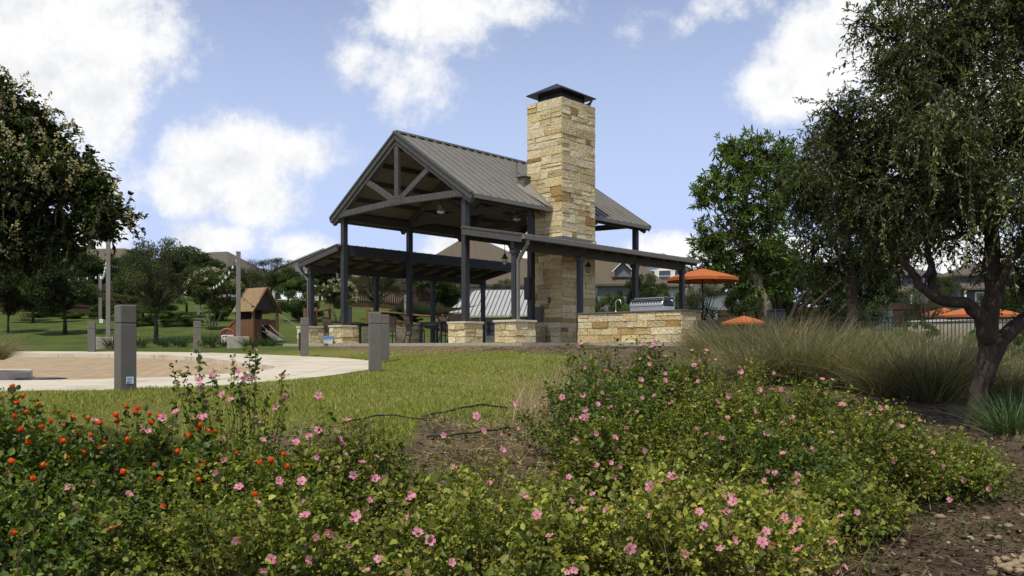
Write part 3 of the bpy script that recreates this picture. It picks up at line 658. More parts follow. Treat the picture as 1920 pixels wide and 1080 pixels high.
def make_chair(name, label):
    t = thing(name, label, 'chair', (0, 0, 0)); fr = .018
    for s in (-1, 1):
        y = s * .27
        mb = MB(); mb.tube([(.26, y, 0), (.25, y, .43), (.22, y, .6), (.12, y, .645), (-.2, y, .645)], fr, 7); mb.build('arm', M_BLACK, t, local=True)
        mb = MB(); mb.tube([(-.32, y, 0), (-.24, y, .3), (-.2, y, .46), (-.27, y, .75), (-.36, y, .98)], fr, 7); mb.build('back_leg', M_BLACK, t, local=True)
        mb = MB(); mb.tube([(-.22, y, .44), (.24, y, .45)], fr, 7); mb.build('seat_rail', M_BLACK, t, local=True)
    mb = MB(); mb.tube([(-.36, -.27, .98), (-.37, 0, 1.0), (-.36, .27, .98)], fr, 7); mb.build('top_bar', M_BLACK, t, local=True); mb = MB(); mb.tube([(-.25, -.27, .28), (-.25, .27, .28)], fr, 7); mb.build('cross_bar', M_BLACK, t, local=True)
    def sling(n, p):
        mb = MB(); k = len(p); vs = [(x, y, z) for (x, z) in p for y in (-.25, .25)]; vs += [(x + .008, y, z - .008) for (x, y, z) in vs]
        m = 2 * k; fs = [(2 * i, 2 * i + 1, 2 * i + 3, 2 * i + 2) for i in range(k - 1)] + [(m + 2 * i, m + 2 * i + 2, m + 2 * i + 3, m + 2 * i + 1) for i in range(k - 1)]
        mb.add(vs, fs); mb.build(n, M_SLING, t, local=True)
    sling('seat_sling', [(.24, .455), (.05, .43), (-.1, .425), (-.2, .45)]); sling('back_sling', [(-.205, .47), (-.255, .7), (-.3, .84), (-.36, .97)])
    return t
ch0 = make_chair('patio_chair', 'brown sling patio chair turned side-on to the table behind the paired bollards')
ch0['group'] = 'brown sling patio chairs'
def put(src, a, b, ang, label):
    src.location = V(a, b, ZS); src.rotation_euler = (0, 0, PAVROT + ang); src['label'] = label
def putc(a, b, ang, label): return copy_tree(ch0, V(a, b, ZS), PAVROT + ang, label)
put(ch0, -3.35, .8, .55, 'brown sling armchair in plain view at the left end of the middle table')
putc(-1.55, 1.0, 2.6, 'brown sling armchair half hidden by the front right stone pedestal')
putc(-3.2, 2.3, .2, 'brown sling armchair behind the left end of the middle table, mostly hidden')
putc(-5.15, 1.0, 2.7, 'brown sling armchair just right of the paired grey bollards')
putc(-7.7, .5, .4, 'brown sling armchair showing its back above the front left pedestal')
def make_table(a, b, label):
    t = thing('patio_table', label, 'table', V(a, b, ZS), PAVROT, group='dark patio tables')
    mb = MB(); mb.box((0, 0, .71), (1.25, .95, .035)); mb.box((0, 0, .67), (1.1, .8, .05)); mb.build('table_top', M_WOODB if 0 else M_BLACK, t, local=True, bev=.008)
    for x in (-.5, .5):
        for y in (-.36, .36): mb = MB(); mb.box((x, y, .33), (.06, .06, .66)); mb.build('leg', M_BLACK, t, local=True)
    return t
make_table(-2.45, 1.1, 'black patio table between the sling chairs in the middle of the pavilion')
make_table(-6.35, .7, 'black patio table behind the front left stone pedestal')
def bench():
    t = thing('slat_chair', 'black slatted wooden chair between the two right stone pedestals', 'chair', V(.75, 1.6, ZS), PAVROT + 2.4)
    mb = MB()
    for k in range(4): mb.box((-.15 + .12 * k, 0, .44), (.1, .52, .03))
    mb.build('seat', M_BLACK, t, local=True)
    mb = MB()
    for k in range(4): mb.box((-.27 - .02 * k, 0, .5 + .1 * k), (.025, .52, .07))
    mb.build('backrest', M_BLACK, t, local=True)
    for x in (-.26, .26):
        for y in (-.26, .26): mb = MB(); mb.box((x, y, .24 if x > 0 else .42), (.06, .06, .48 if x > 0 else .84)); mb.build('leg', M_BLACK, t, local=True)
bench()

def counter():
    a0, a1, b0, b1 = 2.3, 6.06, 2.73, 3.8
    t = thing('outdoor_kitchen', 'long limestone kitchen counter with dark stone top beside the pavilion', 'counter', V((a0 + a1) / 2, b0, ZS), PAVROT)
    mb = MB(); stone_box(mb, a0, a1, b0, b1, ZS, 1.05, hs=(.16, .27), ws=(.3, .75), ochre=1.1); mb.build('stone_base', M_STONE, t)
    mb = MB(); core(mb, a0 + .012, a1 - .012, b0 + .012, b1 - .012, ZS, 1.04); mb.build('base_core', M_MORTAR, t)
    mb = MB(); core(mb, a0 - .03, a1 + .05, b0 - .05, b1 + .04, 1.052, 1.1); mb.build('countertop', M_COUNTER, t, bev=.006)
    mb = MB(); p = V(3.35, 3.3, 1.1); u = Vector((*EO, 0)); mb.tube([p, p + Vector((0, 0, .3))] + [p + Vector((0, 0, .3)) + u * (.1 - .1 * math.cos(x)) + Vector((0, 0, .1 * math.sin(x))) for x in np.linspace(.3, math.pi, 8)] + [p + u * .2 + Vector((0, 0, .24))], .017, 8)
    mb.lathe(p, [(.04, 0), (.03, .06)], 10); mb.build('faucet', M_STEEL, t)
    g = thing('barbecue_grill', 'stainless steel barbecue grill with vented hood standing on the stone counter', 'grill', V(4.7, 3.2, 1.1), PAVROT)
    mb = MB(); w = .6
    mb.box((0, .1, .07), (2 * w, .62, .14)); mb.build('grill_body', M_STEEL, g, local=True, bev=.01)
    mb = MB(); prof = [(-.26, .142), (-.26, .2), (-.14, .36), (.05, .42), (.25, .38), (.38, .24), (.4, .142)]
    mb.prism([(-w + .02, y, z) for y, z in prof], (2 * w - .04, 0, 0)); hd = mb.build('hood', M_STEEL, g, local=True, bev=.008)
    mb = MB()
    for k in range(11): x = -w + .12 + k * .096; mb.bar((x - .015, -.245, .24), (x + .02, -.175, .33), .04, .012, up=(0, -.7, .5))
    mb.build('vent_slots', M_BLACK, hd, local=True)
    mb = MB(); mb.box((0, -.2, .355), (2 * w - .02, .05, .03)); mb.build('hood_trim', M_BLACK, hd, local=True)
    mb = MB(); mb.box((w + .0, .08, .27), (.04, .5, .26)); mb.build('end_cap', M_BLACK, g, local=True, bev=.02)
    mb = MB(); mb.tube([(w + .02, .05, .3), (w + .14, .05, .3), (w + .14, .05, .24)], .022, 8); mb.build('rotisserie_bracket', M_STEEL, g, local=True)
    w2 = thing('wicker_planter', 'brown square planter standing at the right end of the stone counter', 'planter', V(6.5, 3.5, .3), PAVROT)
    mb = MB(); mb.add([(x * .2, y * .2, 0) for x, y in ((-1, -1), (1, -1), (1, 1), (-1, 1))] + [(x * .24, y * .24, .5) for x, y in ((-1, -1), (1, -1), (1, 1), (-1, 1))] + [(x * .2, y * .2, .5) for x, y in ((-1, -1), (1, -1), (1, 1), (-1, 1))] + [(x * .19, y * .19, .4) for x, y in ((-1, -1), (1, -1), (1, 1), (-1, 1))],
        [(3, 2, 1, 0)] + [(i, (i + 1) % 4, 4 + (i + 1) % 4, 4 + i) for i in range(4)] + [(4 + i, 4 + (i + 1) % 4, 8 + (i + 1) % 4, 8 + i) for i in range(4)] + [(8 + i, 8 + (i + 1) % 4, 12 + (i + 1) % 4, 12 + i) for i in range(4)] + [(12, 13, 14, 15)])
    mb.build('box', M_WOODB, w2, local=True)
counter()
def uplight():
    p = P(957, 648, 24.6); p.z = h(p.x, p.y) - .02; t = thing('landscape_uplight', 'small grey wedge-shaped uplight on the ground before the right stone pedestal', 'garden light', p)
    mb = MB(); mb.lathe(p, [(.13, 0), (.13, .1), (.11, .14)], 12); mb.build('base', M_WOODB, t)
    mb = MB(); mb.prism([p + Vector((-.12, -.1, .13)), p + Vector((.14, -.1, .13)), p + Vector((.12, -.1, .36)), p + Vector((.04, -.1, .44)), p + Vector((-.05, -.1, .38))], (0, .2, 0)); mb.build('lamp_head', M_BOLL, t, bev=.015)
uplight()

def bird(p, sz, yaw, label, tail=1.0, tilt=0):
    t = thing('black_bird', label, 'bird', p, yaw, group='black birds'); t.rotation_euler = (0, R(tilt), yaw)
    bm = bmesh.new()
    pts = [(-.30 * tail, 0, -.12 * tail, .012), (-.17, 0, .0, .035), (-.08, 0, .08, .068), (.02, 0, .14, .075), (.08, 0, .22, .05), (.11, 0, .28, .046), (.15, 0, .29, .028), (.2, 0, .285, .006)]
    mb = MB(); mb.tube([Vector((x, y, z)) * sz for x, y, z, r in pts], [r * sz for *_, r in pts], 10); mb.build('body', M_BIRD, t, local=True)
    for s in (-1, 1):
        mb = MB(); mb.tube([Vector((0, .03 * s, .09)) * sz, Vector((.01, .03 * s, -.0)) * sz, Vector((.05, .03 * s, -.01)) * sz], .008 * sz, 6); mb.build('leg', M_BLACK, t, local=True)
        mb = MB(); mb.ico(Vector((-.06, .06 * s, .1)) * sz, .1 * sz, 2, (1.3, .22, .5)); mb.build('wing', M_BIRD, t, local=True)
bird(V(.82, 3.564 + 1.65, 8.434), .75, .3, 'black bird perched on the top right rim of the stone chimney')

# ------------------------------------------------------------------ bollards
def bollard(p, hh, w, rz, label, tagged=False, slot=False):
    t = thing('bollard_light', label, 'bollard', p, rz, group='square grey bollard lights round the paved loop')
    a = .78 * hh
    mb = MB(); mb.box((0, 0, a / 2 - .03), (w, w, a + .06)); mb.build('shaft', M_BOLL, t, local=True, bev=.01)
    mb = MB(); mb.box((0, 0, (a + hh) / 2 + .003), (w, w, hh - a - .006)); mb.box((0, 0, a), (w - .02, w - .02, .03)); mb.build('head', M_BOLL, t, local=True, bev=.014)
    if tagged:
        mb = MB(); mb.box((.015, -w / 2 - .002, .13), (.09, .004, .085)); st = mb.build('sticker', M_WHITE, t, local=True)
        mb = MB()
        for k, l in enumerate((.07, .05, .06)): mb.box((.012 - (.07 - l) / 2, -w / 2 - .0055, .155 - k * .022), (l, .003, .008))
        mb.box((-.01, -w / 2 - .0055, .1), (.03, .003, .02)); mb.build('print', M_BLUE, st, local=True)
    if slot:
        mb = MB(); mb.box((-w / 2 - .02, 0, .36), (.06, w * .7, .55)); mb.build('lamp_recess', M_BLACK, t, local=True, bev=.01)
def gp(px, Y): 
    x = (px - 960) / F * Y; return x
def bpos(px, py, Y): return P(px, py, Y)
bollard(P(235, 732, 10.5), 1.07, .2, .83, 'large grey square bollard nearest the camera, with a white sticker low on it', True)
bollard(P(703, 690, 16), 1.07, .23, .25, 'front grey bollard of the overlapping pair on the lawn edge')
bollard(P(719, 671, 20.8), 1.07, .23, .5, 'back grey bollard of the overlapping pair, peeking out to the right')
bollard(P(571, 663, 25), 1.07, .235, .3, 'grey bollard with a dark recess standing before the left stone pedestals', slot=True)
bollard(P(370, 661, 28.5), 1.07, .24, .4, 'grey bollard on the far footpath below the thin light pole')
bollard(P(172, 660, 30), 1.07, .24, .35, 'grey bollard on the far footpath left of the largest bollard')

# ------------------------------------------------------------------ light poles and strings
def pole(px, ytop, ybot, Y, label, block=None, gang=False):
    top, bot = P(px, ytop, Y), P(px, ybot, Y); gz = h(bot.x, bot.y)
    t = thing('light_pole', label, 'pole', (bot.x, bot.y, gz), group='grey posts carrying the string lights')
    z0 = bot.z if block else gz - .1
    mb = MB(); mb.box(((top.x), Y, (top.z + z0) / 2), (.155, .155, top.z - z0), rz=.4); mb.box((top.x, Y, top.z + .01), (.17, .17, .03), rz=.4); mb.build('shaft', M_POLE, t, bev=.01)
    if block:
        mb = MB(); mb.box((bot.x, Y, (bot.z + gz - .2) / 2), (block, block, bot.z - gz + .2), rz=.3); mb.build('concrete_footing', M_CONCD, t, bev=.02)
    if gang: mb = MB(); mb.box((bot.x + .12, Y - .14, bot.z + .55), (.18, .08, .22), rz=.4); mb.build('outlet_box', M_WHITE, t, bev=.01)
    return top
t1 = pole(203, 452, 632, 32, 'tall grey light pole on a concrete footing behind the largest bollard', .85)
t2 = pole(188, 515, 622, 44, 'shorter grey light pole with a white outlet box left of the tallest pole', gang=True)
t3 = pole(447, 473, 631, 32, 'grey light pole on a pale concrete footing before the wooden playhouse', .8)
t4 = pole(372, 527, 615, 44, 'thin grey light pole among white flowering trees')
def string(a, b, sag, n, label):
    t = thing('string_lights', label, 'string lights', a, group='festoon lights strung between the poles'); mb = MB()
    pt = lambda f: a.lerp(b, f) - Vector((0, 0, sag * 4 * f * (1 - f)))
    mb.tube([pt(i / 24) for i in range(25)], .012, 5); mb.build('cable', M_BLACK, t)
    for k in range(n):
        p = pt((k + .5) / n); mb = MB(); mb.lathe(p - Vector((0, 0, .16)), [(.02, 0), (.05, .04), (.045, .08), (.02, .11), (.02, .16)], 8); mb.build('bulb', M_PALEG, t)
string(t1 - Vector((0, 0, .2)), t2, .5, 12, 'festoon bulbs running from the tallest pole back to the shorter pole')
string(t3 - Vector((0, 0, .1)), t4, .7, 14, 'festoon bulbs sagging from the playhouse pole to the thin pole')
string(t2 - Vector((0, 0, .05)), P(-60, 505, 40), .3, 14, 'festoon bulbs running left from the shorter pole over the trees')

# ------------------------------------------------------------------ houses beyond the park
def house(px, ybase, Y, w, d, wall_h, roof_h, rz, label, wall, roof, wins=(), gable=True, ridge='x', hip=.0, dormer=None, porch=None, chim=None, over=.5, trim=M_WHITE, vents=0):
    """box house in its own frame: front faces -y, w wide, d deep; ridge along x or y, hip shortens the ridge"""
    p = P(px, ybase, Y); gz = min(p.z, h(p.x, p.y))
    t = thing('house', label, 'house', (p.x, p.y, p.z), rz, group='houses on the rise behind the park')
    hw, hd = w / 2, d / 2
    mb = MB(); z0 = gz - p.z - 1.5
    mb.box((0, 0, (wall_h + z0) / 2), (w, d, wall_h - z0))
    if hip == 0:
        if ridge == 'x':
            for s in (-1, 1): mb.prism([(s * (hw - .1), -hd, wall_h), (s * (hw - .1), hd, wall_h), (s * (hw - .1), 0, wall_h + roof_h - .05)], (s * .1, 0, 0))
        else:
            for s in (-1, 1): mb.prism([(-hw, s * (hd - .1), wall_h), (hw, s * (hd - .1), wall_h), (0, s * (hd - .1), wall_h + roof_h - .05)], (0, s * .1, 0))
    mb.build('wall', wall, t, local=True)
    o = over; ex, ey = hw + o, hd + o; dz = -o * roof_h / (hd if ridge == 'x' else hw)
    mb = MB(); top = wall_h + roof_h; lo = wall_h + dz
    c = [(-ex, -ey, lo), (ex, -ey, lo), (ex, ey, lo), (-ex, ey, lo)]
    r = [(-ex + hip, 0, top), (ex - hip, 0, top)] if ridge == 'x' else [(0, -ey + hip, top), (0, ey - hip, top)]
    c2 = [(x, y, z - .22) for x, y, z in c]
    if ridge == 'x': fs = [(0, 1, 9, 8), (2, 3, 8, 9), (1, 2, 9), (3, 0, 8)]
    else: fs = [(1, 2, 9, 8), (3, 0, 8, 9), (0, 1, 8), (2, 3, 9)]
    if hip == 0:
        r2 = [(x, y, z - .22) for x, y, z in r]; fs = fs[:2]
        if ridge == 'x': fs += [(4, 10, 11, 5), (6, 11, 10, 7), (0, 8, 10, 4), (3, 7, 10, 8), (1, 5, 11, 9), (2, 9, 11, 6), (0, 4, 5, 1), (2, 6, 7, 3)]
        else: fs += [(5, 10, 11, 6), (7, 11, 10, 4), (0, 4, 10, 8), (1, 8, 10, 5), (2, 6, 11, 9), (3, 9, 11, 7), (1, 5, 6, 2), (3, 7, 4, 0)]
        mb.add(c + c2 + r + r2, fs)
    else:
        mb.add(c + c2 + r, fs + [(4, 7, 6, 5), (0, 4, 5, 1), (1, 5, 6, 2), (2, 6, 7, 3), (3, 7, 4, 0)])
    ro = mb.build('roof', roof, t, local=True)
    if hip == 0 and ridge == 'y':
        mb = MB()
        for s in (-1, 1): mb.bar((s * ex, -ey - .03, lo - .1), (0, -ey - .03, top - .1), .06, .28, up=(0, -1, .01))
        mb.build('barge_board', trim, ro, local=True)
    for k in range(vents):
        mb = MB(); x = -w * .1 + k * w * .12; mb.tube([(x, d * .12, top - roof_h * .4), (x, d * .12, top + .25)], .06, 6); mb.build('vent_pipe', M_BLACK, ro, local=True)
    for (x, z, ww, hh) in wins:
        mb = MB(); y = -hd - .05
        for a, b, c_, d_ in ((x, z + hh / 2 + .06, ww + .24, .12), (x, z - hh / 2 - .06, ww + .24, .12), (x - ww / 2 - .06, z, .12, hh), (x + ww / 2 + .06, z, .12, hh), (x, z, ww, .06)): mb.box((a, y, b), (c_, .1, d_))
        f = mb.build('window', trim, t, local=True); mb = MB(); mb.box((x, -hd - .02, z), (ww, .05, hh)); mb.build('pane', M_GLASS, f, local=True)
    if dormer:
        for (x, z, ww, hh, dep) in dormer:
            mb = MB(); mb.prism([(x - ww / 2, -hd + .1, z), (x + ww / 2, -hd + .1, z), (x + ww / 2, -hd + .1, z + hh * .45), (x, -hd + .1, z + hh), (x - ww / 2, -hd + .1, z + hh * .45)], (0, -dep, 0)); dm = mb.build('gable_front', wall, t, local=True)
            mb = MB()
            for s in (-1, 1): mb.bar((x + s * (ww / 2 + .3), -hd - dep / 2 + .1, z + hh * .45 - .2), (x, -hd - dep / 2 + .1, z + hh + .08), dep + .5, .16, up=(s * .5, 0, 1))
            mb.build('gable_roof', roof, dm, local=True)
            mb = MB()
            for s in (-1, 1): mb.bar((x + s * (ww / 2 + .3), -hd - dep - .18, z + hh * .45 - .22), (x, -hd - dep - .18, z + hh + .03), .08, .24, up=(0, -1, .01))
            mb.build('gable_trim', trim, dm, local=True)
    if porch:
        (x, z, ww, dep) = porch
        mb = MB(); mb.prism([(x - ww / 2, -hd, z + .9), (x - ww / 2, -hd - dep, z + .15), (x - ww / 2, -hd - dep, z - .05), (x - ww / 2, -hd, z - .05)], (ww, 0, 0)); pr = mb.build('porch_roof', roof, t, local=True)
        for s in (-.46, .46): mb = MB(); mb.box((x + s * ww, -hd - dep + .2, z / 2 - .05), (.2, .2, z)); mb.build('porch_post', trim, pr, local=True)
    return t
house(-10, 560, 95, 14, 10, 3.2, 2.6, .2, 'brown-roofed house at the far left edge behind the flowering tree', M_CREAM, M_SHING, hip=3)
house(195, 575, 85, 12, 10, 2.9, 3.0, -.1, 'house with a low brown hip roof rising behind the tallest light pole', M_GSIDE2, M_SHING, hip=4.2, wins=[(-2, 1.5, 1.6, 1.3), (3, 1.5, 1.6, 1.3)])
house(408, 565, 105, 11, 10, 3.2, 3.0, -.35, 'brown-roofed house with two white gable fronts above the playhouse', M_WSIDE, M_SHINGD, hip=4.5, dormer=[(-.8, 2.4, 3.0, 2.2, 1.2), (3.7, 2.4, 3.2, 1.9, .8)], wins=[(-3.2, 1.6, 1.2, 1.3)])
house(600, 565, 110, 13, 10, 3.4, 3, .3, 'cream house with brown gable behind the left lean-to roof', M_CREAM, M_SHING, ridge='y', wins=[(-2, 1.6, 1.4, 1.4), (2.4, 1.6, 1.4, 1.4)])
house(885, 590, 80, 9.5, 9, 4.6, 2.6, .35, 'large house with a brown hip roof rising behind the front right post', M_CREAM, M_SHING, hip=4.2, wins=[(-2.4, 3.2, 1.3, 1.5), (2.2, 3.2, 1.3, 1.5)], vents=2)
house(955, 588, 72, 9, 7, 2.5, 2.3, .3, 'lower cream house with a brown roof behind the metal shed roof', M_CREAM, M_SHING, hip=2.5, wins=[(-1.5, 1.3, 1.2, 1.2), (2, 1.3, 1.2, 1.2)])
house(735, 580, 90, 12, 8, 3.3, 2.4, -.1, 'pale house with a brown roof half hidden behind the pavilion trees', M_CREAM, M_SHING, hip=2.5, wins=[(3, 1.6, 1.3, 1.3)])
house(1150, 590, 88, 9, 9, 3.2, 3.0, -.05, 'brown hip-roofed house with a small white dormer right of the chimney', M_GSIDE2, M_SHING, hip=3.5, dormer=[(.6, 3.6, 1.6, 1.5, .1)], wins=[(-3, 1.5, 1.2, 1.8)], vents=1)
house(1252, 580, 100, 6.6, 9, 4.4, 1.8, -.3, 'white two-storey gabled house with dark balcony windows behind the grill', M_WSIDE, M_SHINGD, ridge='y', wins=[(-1.6, 3.6, 1.3, 1.2), (.2, 3.6, 1.3, 1.2), (1.9, 3.6, 1.1, 1.2)], porch=(0, 2.3, 6.0, 1.2))
house(1362, 590, 75, 4.2, 8, 2.2, 1.6, .25, 'small white gabled house end beside the orange parasol', M_WSIDE, M_SHINGD, ridge='y', wins=[(-1.6, 1.0, .5, 1.3), (1.6, 1.0, .8, 1.0)])
house(1665, 588, 120, 11.5, 10, 5.2, 1.6, .12, 'long grey two-storey house with a covered porch seen under the tree branches', M_GSIDE2, M_SHINGD, hip=4, wins=[(-4.6, 4.0, 1.2, 1.9), (-1.6, 4.3, .8, 1.6), (2.8, 4, 1.1, 1.6)], porch=(-3, 2.6, 5.4, 1.6))
house(1845, 588, 105, 9.6, 9, 4.7, 1.6, -.1, 'dark grey house with white framed windows left of the big trunk', M_GSIDE, M_SHINGD, hip=3.6, wins=[(-1.2, 3.9, .9, 1.1), (-2.4, 1.6, 1.0, 1.4), (-.9, 1.6, 1.0, 1.4)], porch=(0, 2.7, 9.6, .9))

def bfence(px0, px1, Y0, Y1, hh, label):
    a = P(px0, 600, Y0); b = P(px1, 600, Y1); n = max(2, int((b - a).length / 2.4))
    t = thing('board_fence', label, 'fence', (a.x, a.y, h(a.x, a.y)), group='dark red board fences below the houses')
    d = Vector((b.x - a.x, b.y - a.y, 0)).normalized(); yaw = math.atan2(d.y, d.x)
    L = Vector((b.x - a.x, b.y - a.y, 0)).length; k = int(L / .15); mb = MB()
    for i in range(k):
        q = a + d * (i + .5) * L / k; z = h(q.x, q.y); hh2 = hh + random.uniform(-.02, .02); mb.box((q.x, q.y, z + hh2 / 2 - .1), (.138, .025, hh2 + .2), rz=yaw)
    mb.build('boards', M_FENCEW, t); mb = MB()
    for f in (.25, .8):
        for i in range(n):
            q0, q1 = a + d * L * i / n, a + d * L * (i + 1) / n; mb.bar((q0.x, q0.y - .04, h(q0.x, q0.y) + hh * f), (q1.x, q1.y - .04, h(q1.x, q1.y) + hh * f), .05, .09)
    mb.build('rails', M_FENCEW, t)
bfence(-60, 300, 52, 54, 1.9, 'dark red board fence along the top of the left lawn')
bfence(640, 860, 58, 60, 1.9, 'dark red board fence seen through the pavilion posts')
bfence(1120, 1210, 62, 62, 1.8, 'dark board fence in the gap beside the chimney')
bfence(1345, 1760, 66, 70, 1.9, 'long reddish board fence beyond the swimming pool on the right')

# ------------------------------------------------------------------ vehicles
def vehicle(kind, px, ybase, Y, rz, label, sc=1):
    p = P(px, ybase, Y); t = thing({'van': 'parked_van', 'car': 'parked_car', 'truck': 'parked_truck'}[kind], label, {'van': 'van', 'car': 'car', 'truck': 'truck'}[kind], (p.x, p.y, p.z), rz, group='white vehicles parked by the houses')
    if kind == 'van': prof = [(-2.7, .4), (-2.75, 2.2), (-2.5, 2.45), (1.0, 2.45), (1.9, 1.5), (2.7, 1.25), (2.85, .45)]; cab = [(.25, 1.45), (.25, 2.2), (1.0, 2.2), (1.62, 1.45)]
    elif kind == 'car': prof = [(-2.2, .35), (-2.25, .95), (-1.7, 1.05), (-1.1, 1.5), (.4, 1.5), (1.1, 1.0), (2.1, .85), (2.2, .4)]; cab = [(-1.25, 1.02), (-.98, 1.4), (.32, 1.4), (.86, 1.02)]
    else: prof = [(-2.8, .5), (-2.8, 1.15), (-.9, 1.15), (-.8, 1.95), (.8, 1.95), (1.4, 1.3), (2.7, 1.2), (2.8, .5)]; cab = [(-.6, 1.3), (-.6, 1.82), (.7, 1.82), (1.14, 1.3)]
    w = .95; mb = MB(); mb.prism([(x, -w, z) for x, z in prof], (0, 2 * w, 0)); mb.build('body', M_CARW, t, bev=.06, local=True)
    mb = MB(); mb.prism([(x, -w - .012, z) for x, z in cab], (0, .03, 0)); mb.build('side_window', M_GLASS, t, local=True)
    mb = MB(); mb.prism([(x, w - .018, z) for x, z in cab], (0, .03, 0)); mb.build('side_window', M_GLASS, t, local=True)
    for x in (prof[0][0] + .95, prof[-1][0] - .95):
        for s in (-1, 1):
            mb = MB(); mb.tube([(x, s * (w - .16), .34), (x, s * (w + .02), .34)], .34, 18); wh = mb.build('wheel', M_TYRE, t, local=True); mb = MB(); mb.tube([(x, s * (w + .01), .34), (x, s * (w + .035), .34)], .2, 14); mb.build('rim', M_STEEL, wh, local=True)
    x = prof[-1][0]
    for s in (-1, 1): mb = MB(); mb.box((x - .04, s * .7, .72), (.1, .3, .16)); mb.build('headlight', M_PALEG, t, local=True)
vehicle('van', 18, 562, 60, .05, 'white van parked behind the left trees')
vehicle('car', 236, 572, 60, .1, 'white car whose roof shows over the dark red fence')
vehicle('truck', 540, 590, 72, -1.0, 'white truck parked right of the playhouse roof')
vehicle('car', 1520, 600, 95, .2, 'white car parked beyond the pool fence')

# ------------------------------------------------------------------ playground and pool things on the left and middle
def playhouse():
    Y = 34; p = P(482, 634, Y); p.z = h(p.x, p.y); t = thing('playhouse', 'wooden playhouse with steep slatted roof, ramp wall and slide on the lawn', 'playhouse', p, -.62); L = dict(local=True)
    w, d = .68, .75
    mb = MB()
    for x in (-w, w):
        for y in (-d, d): mb = MB(); mb.box((x, y, .85), (.11, .11, 1.75)); mb.build('corner_post', M_CEDAR, t, **L)
    mb = MB()
    for k in range(9): mb.box((w, -d + .09 + k * .165, .55), (.035, .15, 1.1)) if not 3 <= k <= 5 else mb.box((w, -d + .09 + k * .165, .98), (.035, .15, .3))
    mb.build('front_boards', M_CEDAR, t, **L)
    for y in (-d, d):
        mb = MB()
        for k in range(8): mb.box((-w + .09 + k * .165, y, .55), (.15, .035, 1.1))
        mb.build('side_boards', M_CEDAR, t, **L)
    mb = MB(); mb.box((0, 0, .5), (2 * w - .1, 2 * d - .1, .06)); mb.box((-w + .05, 0, .8), (.03, 2 * d - .1, 1.6)); mb.build('floor', M_WOODB, t, **L)
    n = 13; ze, zr = 1.45, 2.6
    for s in (-1, 1):
        mb = MB()
        for k in range(n):
            f = (k + .5) / n; mb.box((0, s * (d + .16) * (1 - f), ze + (zr - ze) * f), (2 * w + .35, .035, .108), M=Matrix.Rotation(s * math.atan2(d + .16, zr - ze), 3, 'X'))
        mb.build('roof_slats', M_CEDROOF, t, **L)
    for x in (-w - .12, w + .12):
        mb = MB()
        for s in (-1, 1): mb.bar((x, s * (d + .18), ze - .05), (x, 0, zr), .05, .14, up=(1, 0, .01))
        mb.build('barge_board', M_CEDAR, t, **L)
    mb = MB(); mb.prism([(w - .02, -.68, 1.55), (w - .02, .68, 1.55), (w - .02, 0, 2.42)], (.03, 0, 0)); mb.build('gable_board', M_WOODB, t, **L)
    mb = MB()
    for k in range(8):
        x = -w - .1 - k * .17; hh = 1.05 - k * .1; mb.box((x, -d - .02, hh / 2), (.15, .035, hh)); mb.box((x, d * .2, hh / 2 - .1), (.15, .035, hh))
    mb.bar((-w, -d - .05, 1.12), (-w - 1.4, -d - .05, .32), .05, .08); mb.build('ramp_wall', M_CEDAR, t, **L)
    mb = MB(); mb.bar((w + .02, .0, .55), (w + 1.15, .0, .1), .46, .03)
    for s in (-.25, .25): mb.tube([(w, s, .85), (w + .5, s, .55), (w + 1.2, s, .2)], .03, 8)
    mb.build('slide', M_POLE, t, **L)
    t.scale = (.78, .78, .86)
    h2 = thing('handrail', 'thin metal handrail beside the playhouse slide', 'handrail', P(535, 634, 37)); h2.location.z = h(h2.location.x, h2.location.y)
    mb = MB(); mb.tube([(-.5, 0, 0), (-.5, 0, .95), (-.3, 0, .98), (.85, 0, .25), (.85, 0, 0)], .018, 8); mb.build('rail', M_POLE, h2, **L); mb = MB(); mb.box((.95, 0, .16), (.2, .2, .5)); mb.build('post_base', M_CONCD, h2, **L)
    a = thing('arched_sign', 'small sign board with a red painted arch frame on the lawn', 'sign', P(426, 640, 33), .15); a.location.z = h(a.location.x, a.location.y)
    mb = MB(); mb.tube([(-.27, 0, -.1), (-.27, 0, .4)] + [(-.27 * math.cos(x), 0, .4 + .24 * math.sin(x)) for x in np.linspace(.2, math.pi - .2, 9)] + [(.27, 0, .4), (.27, 0, -.1)], .045, 8); mb.build('arch_frame', M_RED, a, **L)
    mb = MB(); mb.box((0, 0, .2), (.46, .03, .42)); sg = mb.build('sign_panel', M_WHITE, a, **L)
    mb = MB()
    for x, l in ((-.14, .06), (-.04, .11), (.1, .12)): mb.box((x, -.018, .345), (l, .006, .035))
    mb.build('lettering', M_BLACK, sg, **L)
playhouse()
def railfence(pts, label):
    a = pts[0]; t = thing('rail_fence', label, 'fence', (a[0], a[1], h(*a)))
    for i, q in enumerate(pts):
        mb = MB(); z = h(*q); mb.box((q[0], q[1], z + .5), (.14, .14, 1.2)); mb.build('post', M_CEDAR, t)
    for (x0, y0), (x1, y1) in zip(pts, pts[1:]):
        for f in (.45, .9): mb = MB(); mb.tube([(x0, y0, h(x0, y0) + f), (x1, y1, h(x1, y1) + f)], .06, 7); mb.build('rail', M_CEDAR, t)
    mb = MB(); (x0, y0), (x1, y1) = pts[0], pts[1]; mb.tube([(x0, y0, h(x0, y0) + 1.0), (x1, y1, h(x1, y1) + .2)], .06, 7); mb.build('brace', M_CEDAR, t)
q = lambda px, Y: ((px - 960) / F * Y, Y)
railfence([q(572, 40), q(592, 41), q(618, 43)], 'rustic cedar rail fence beside the left lean-to')
railfence([q(690, 44), q(760, 44), q(830, 45), q(880, 46)], 'long low cedar rail fence behind the patio tables')
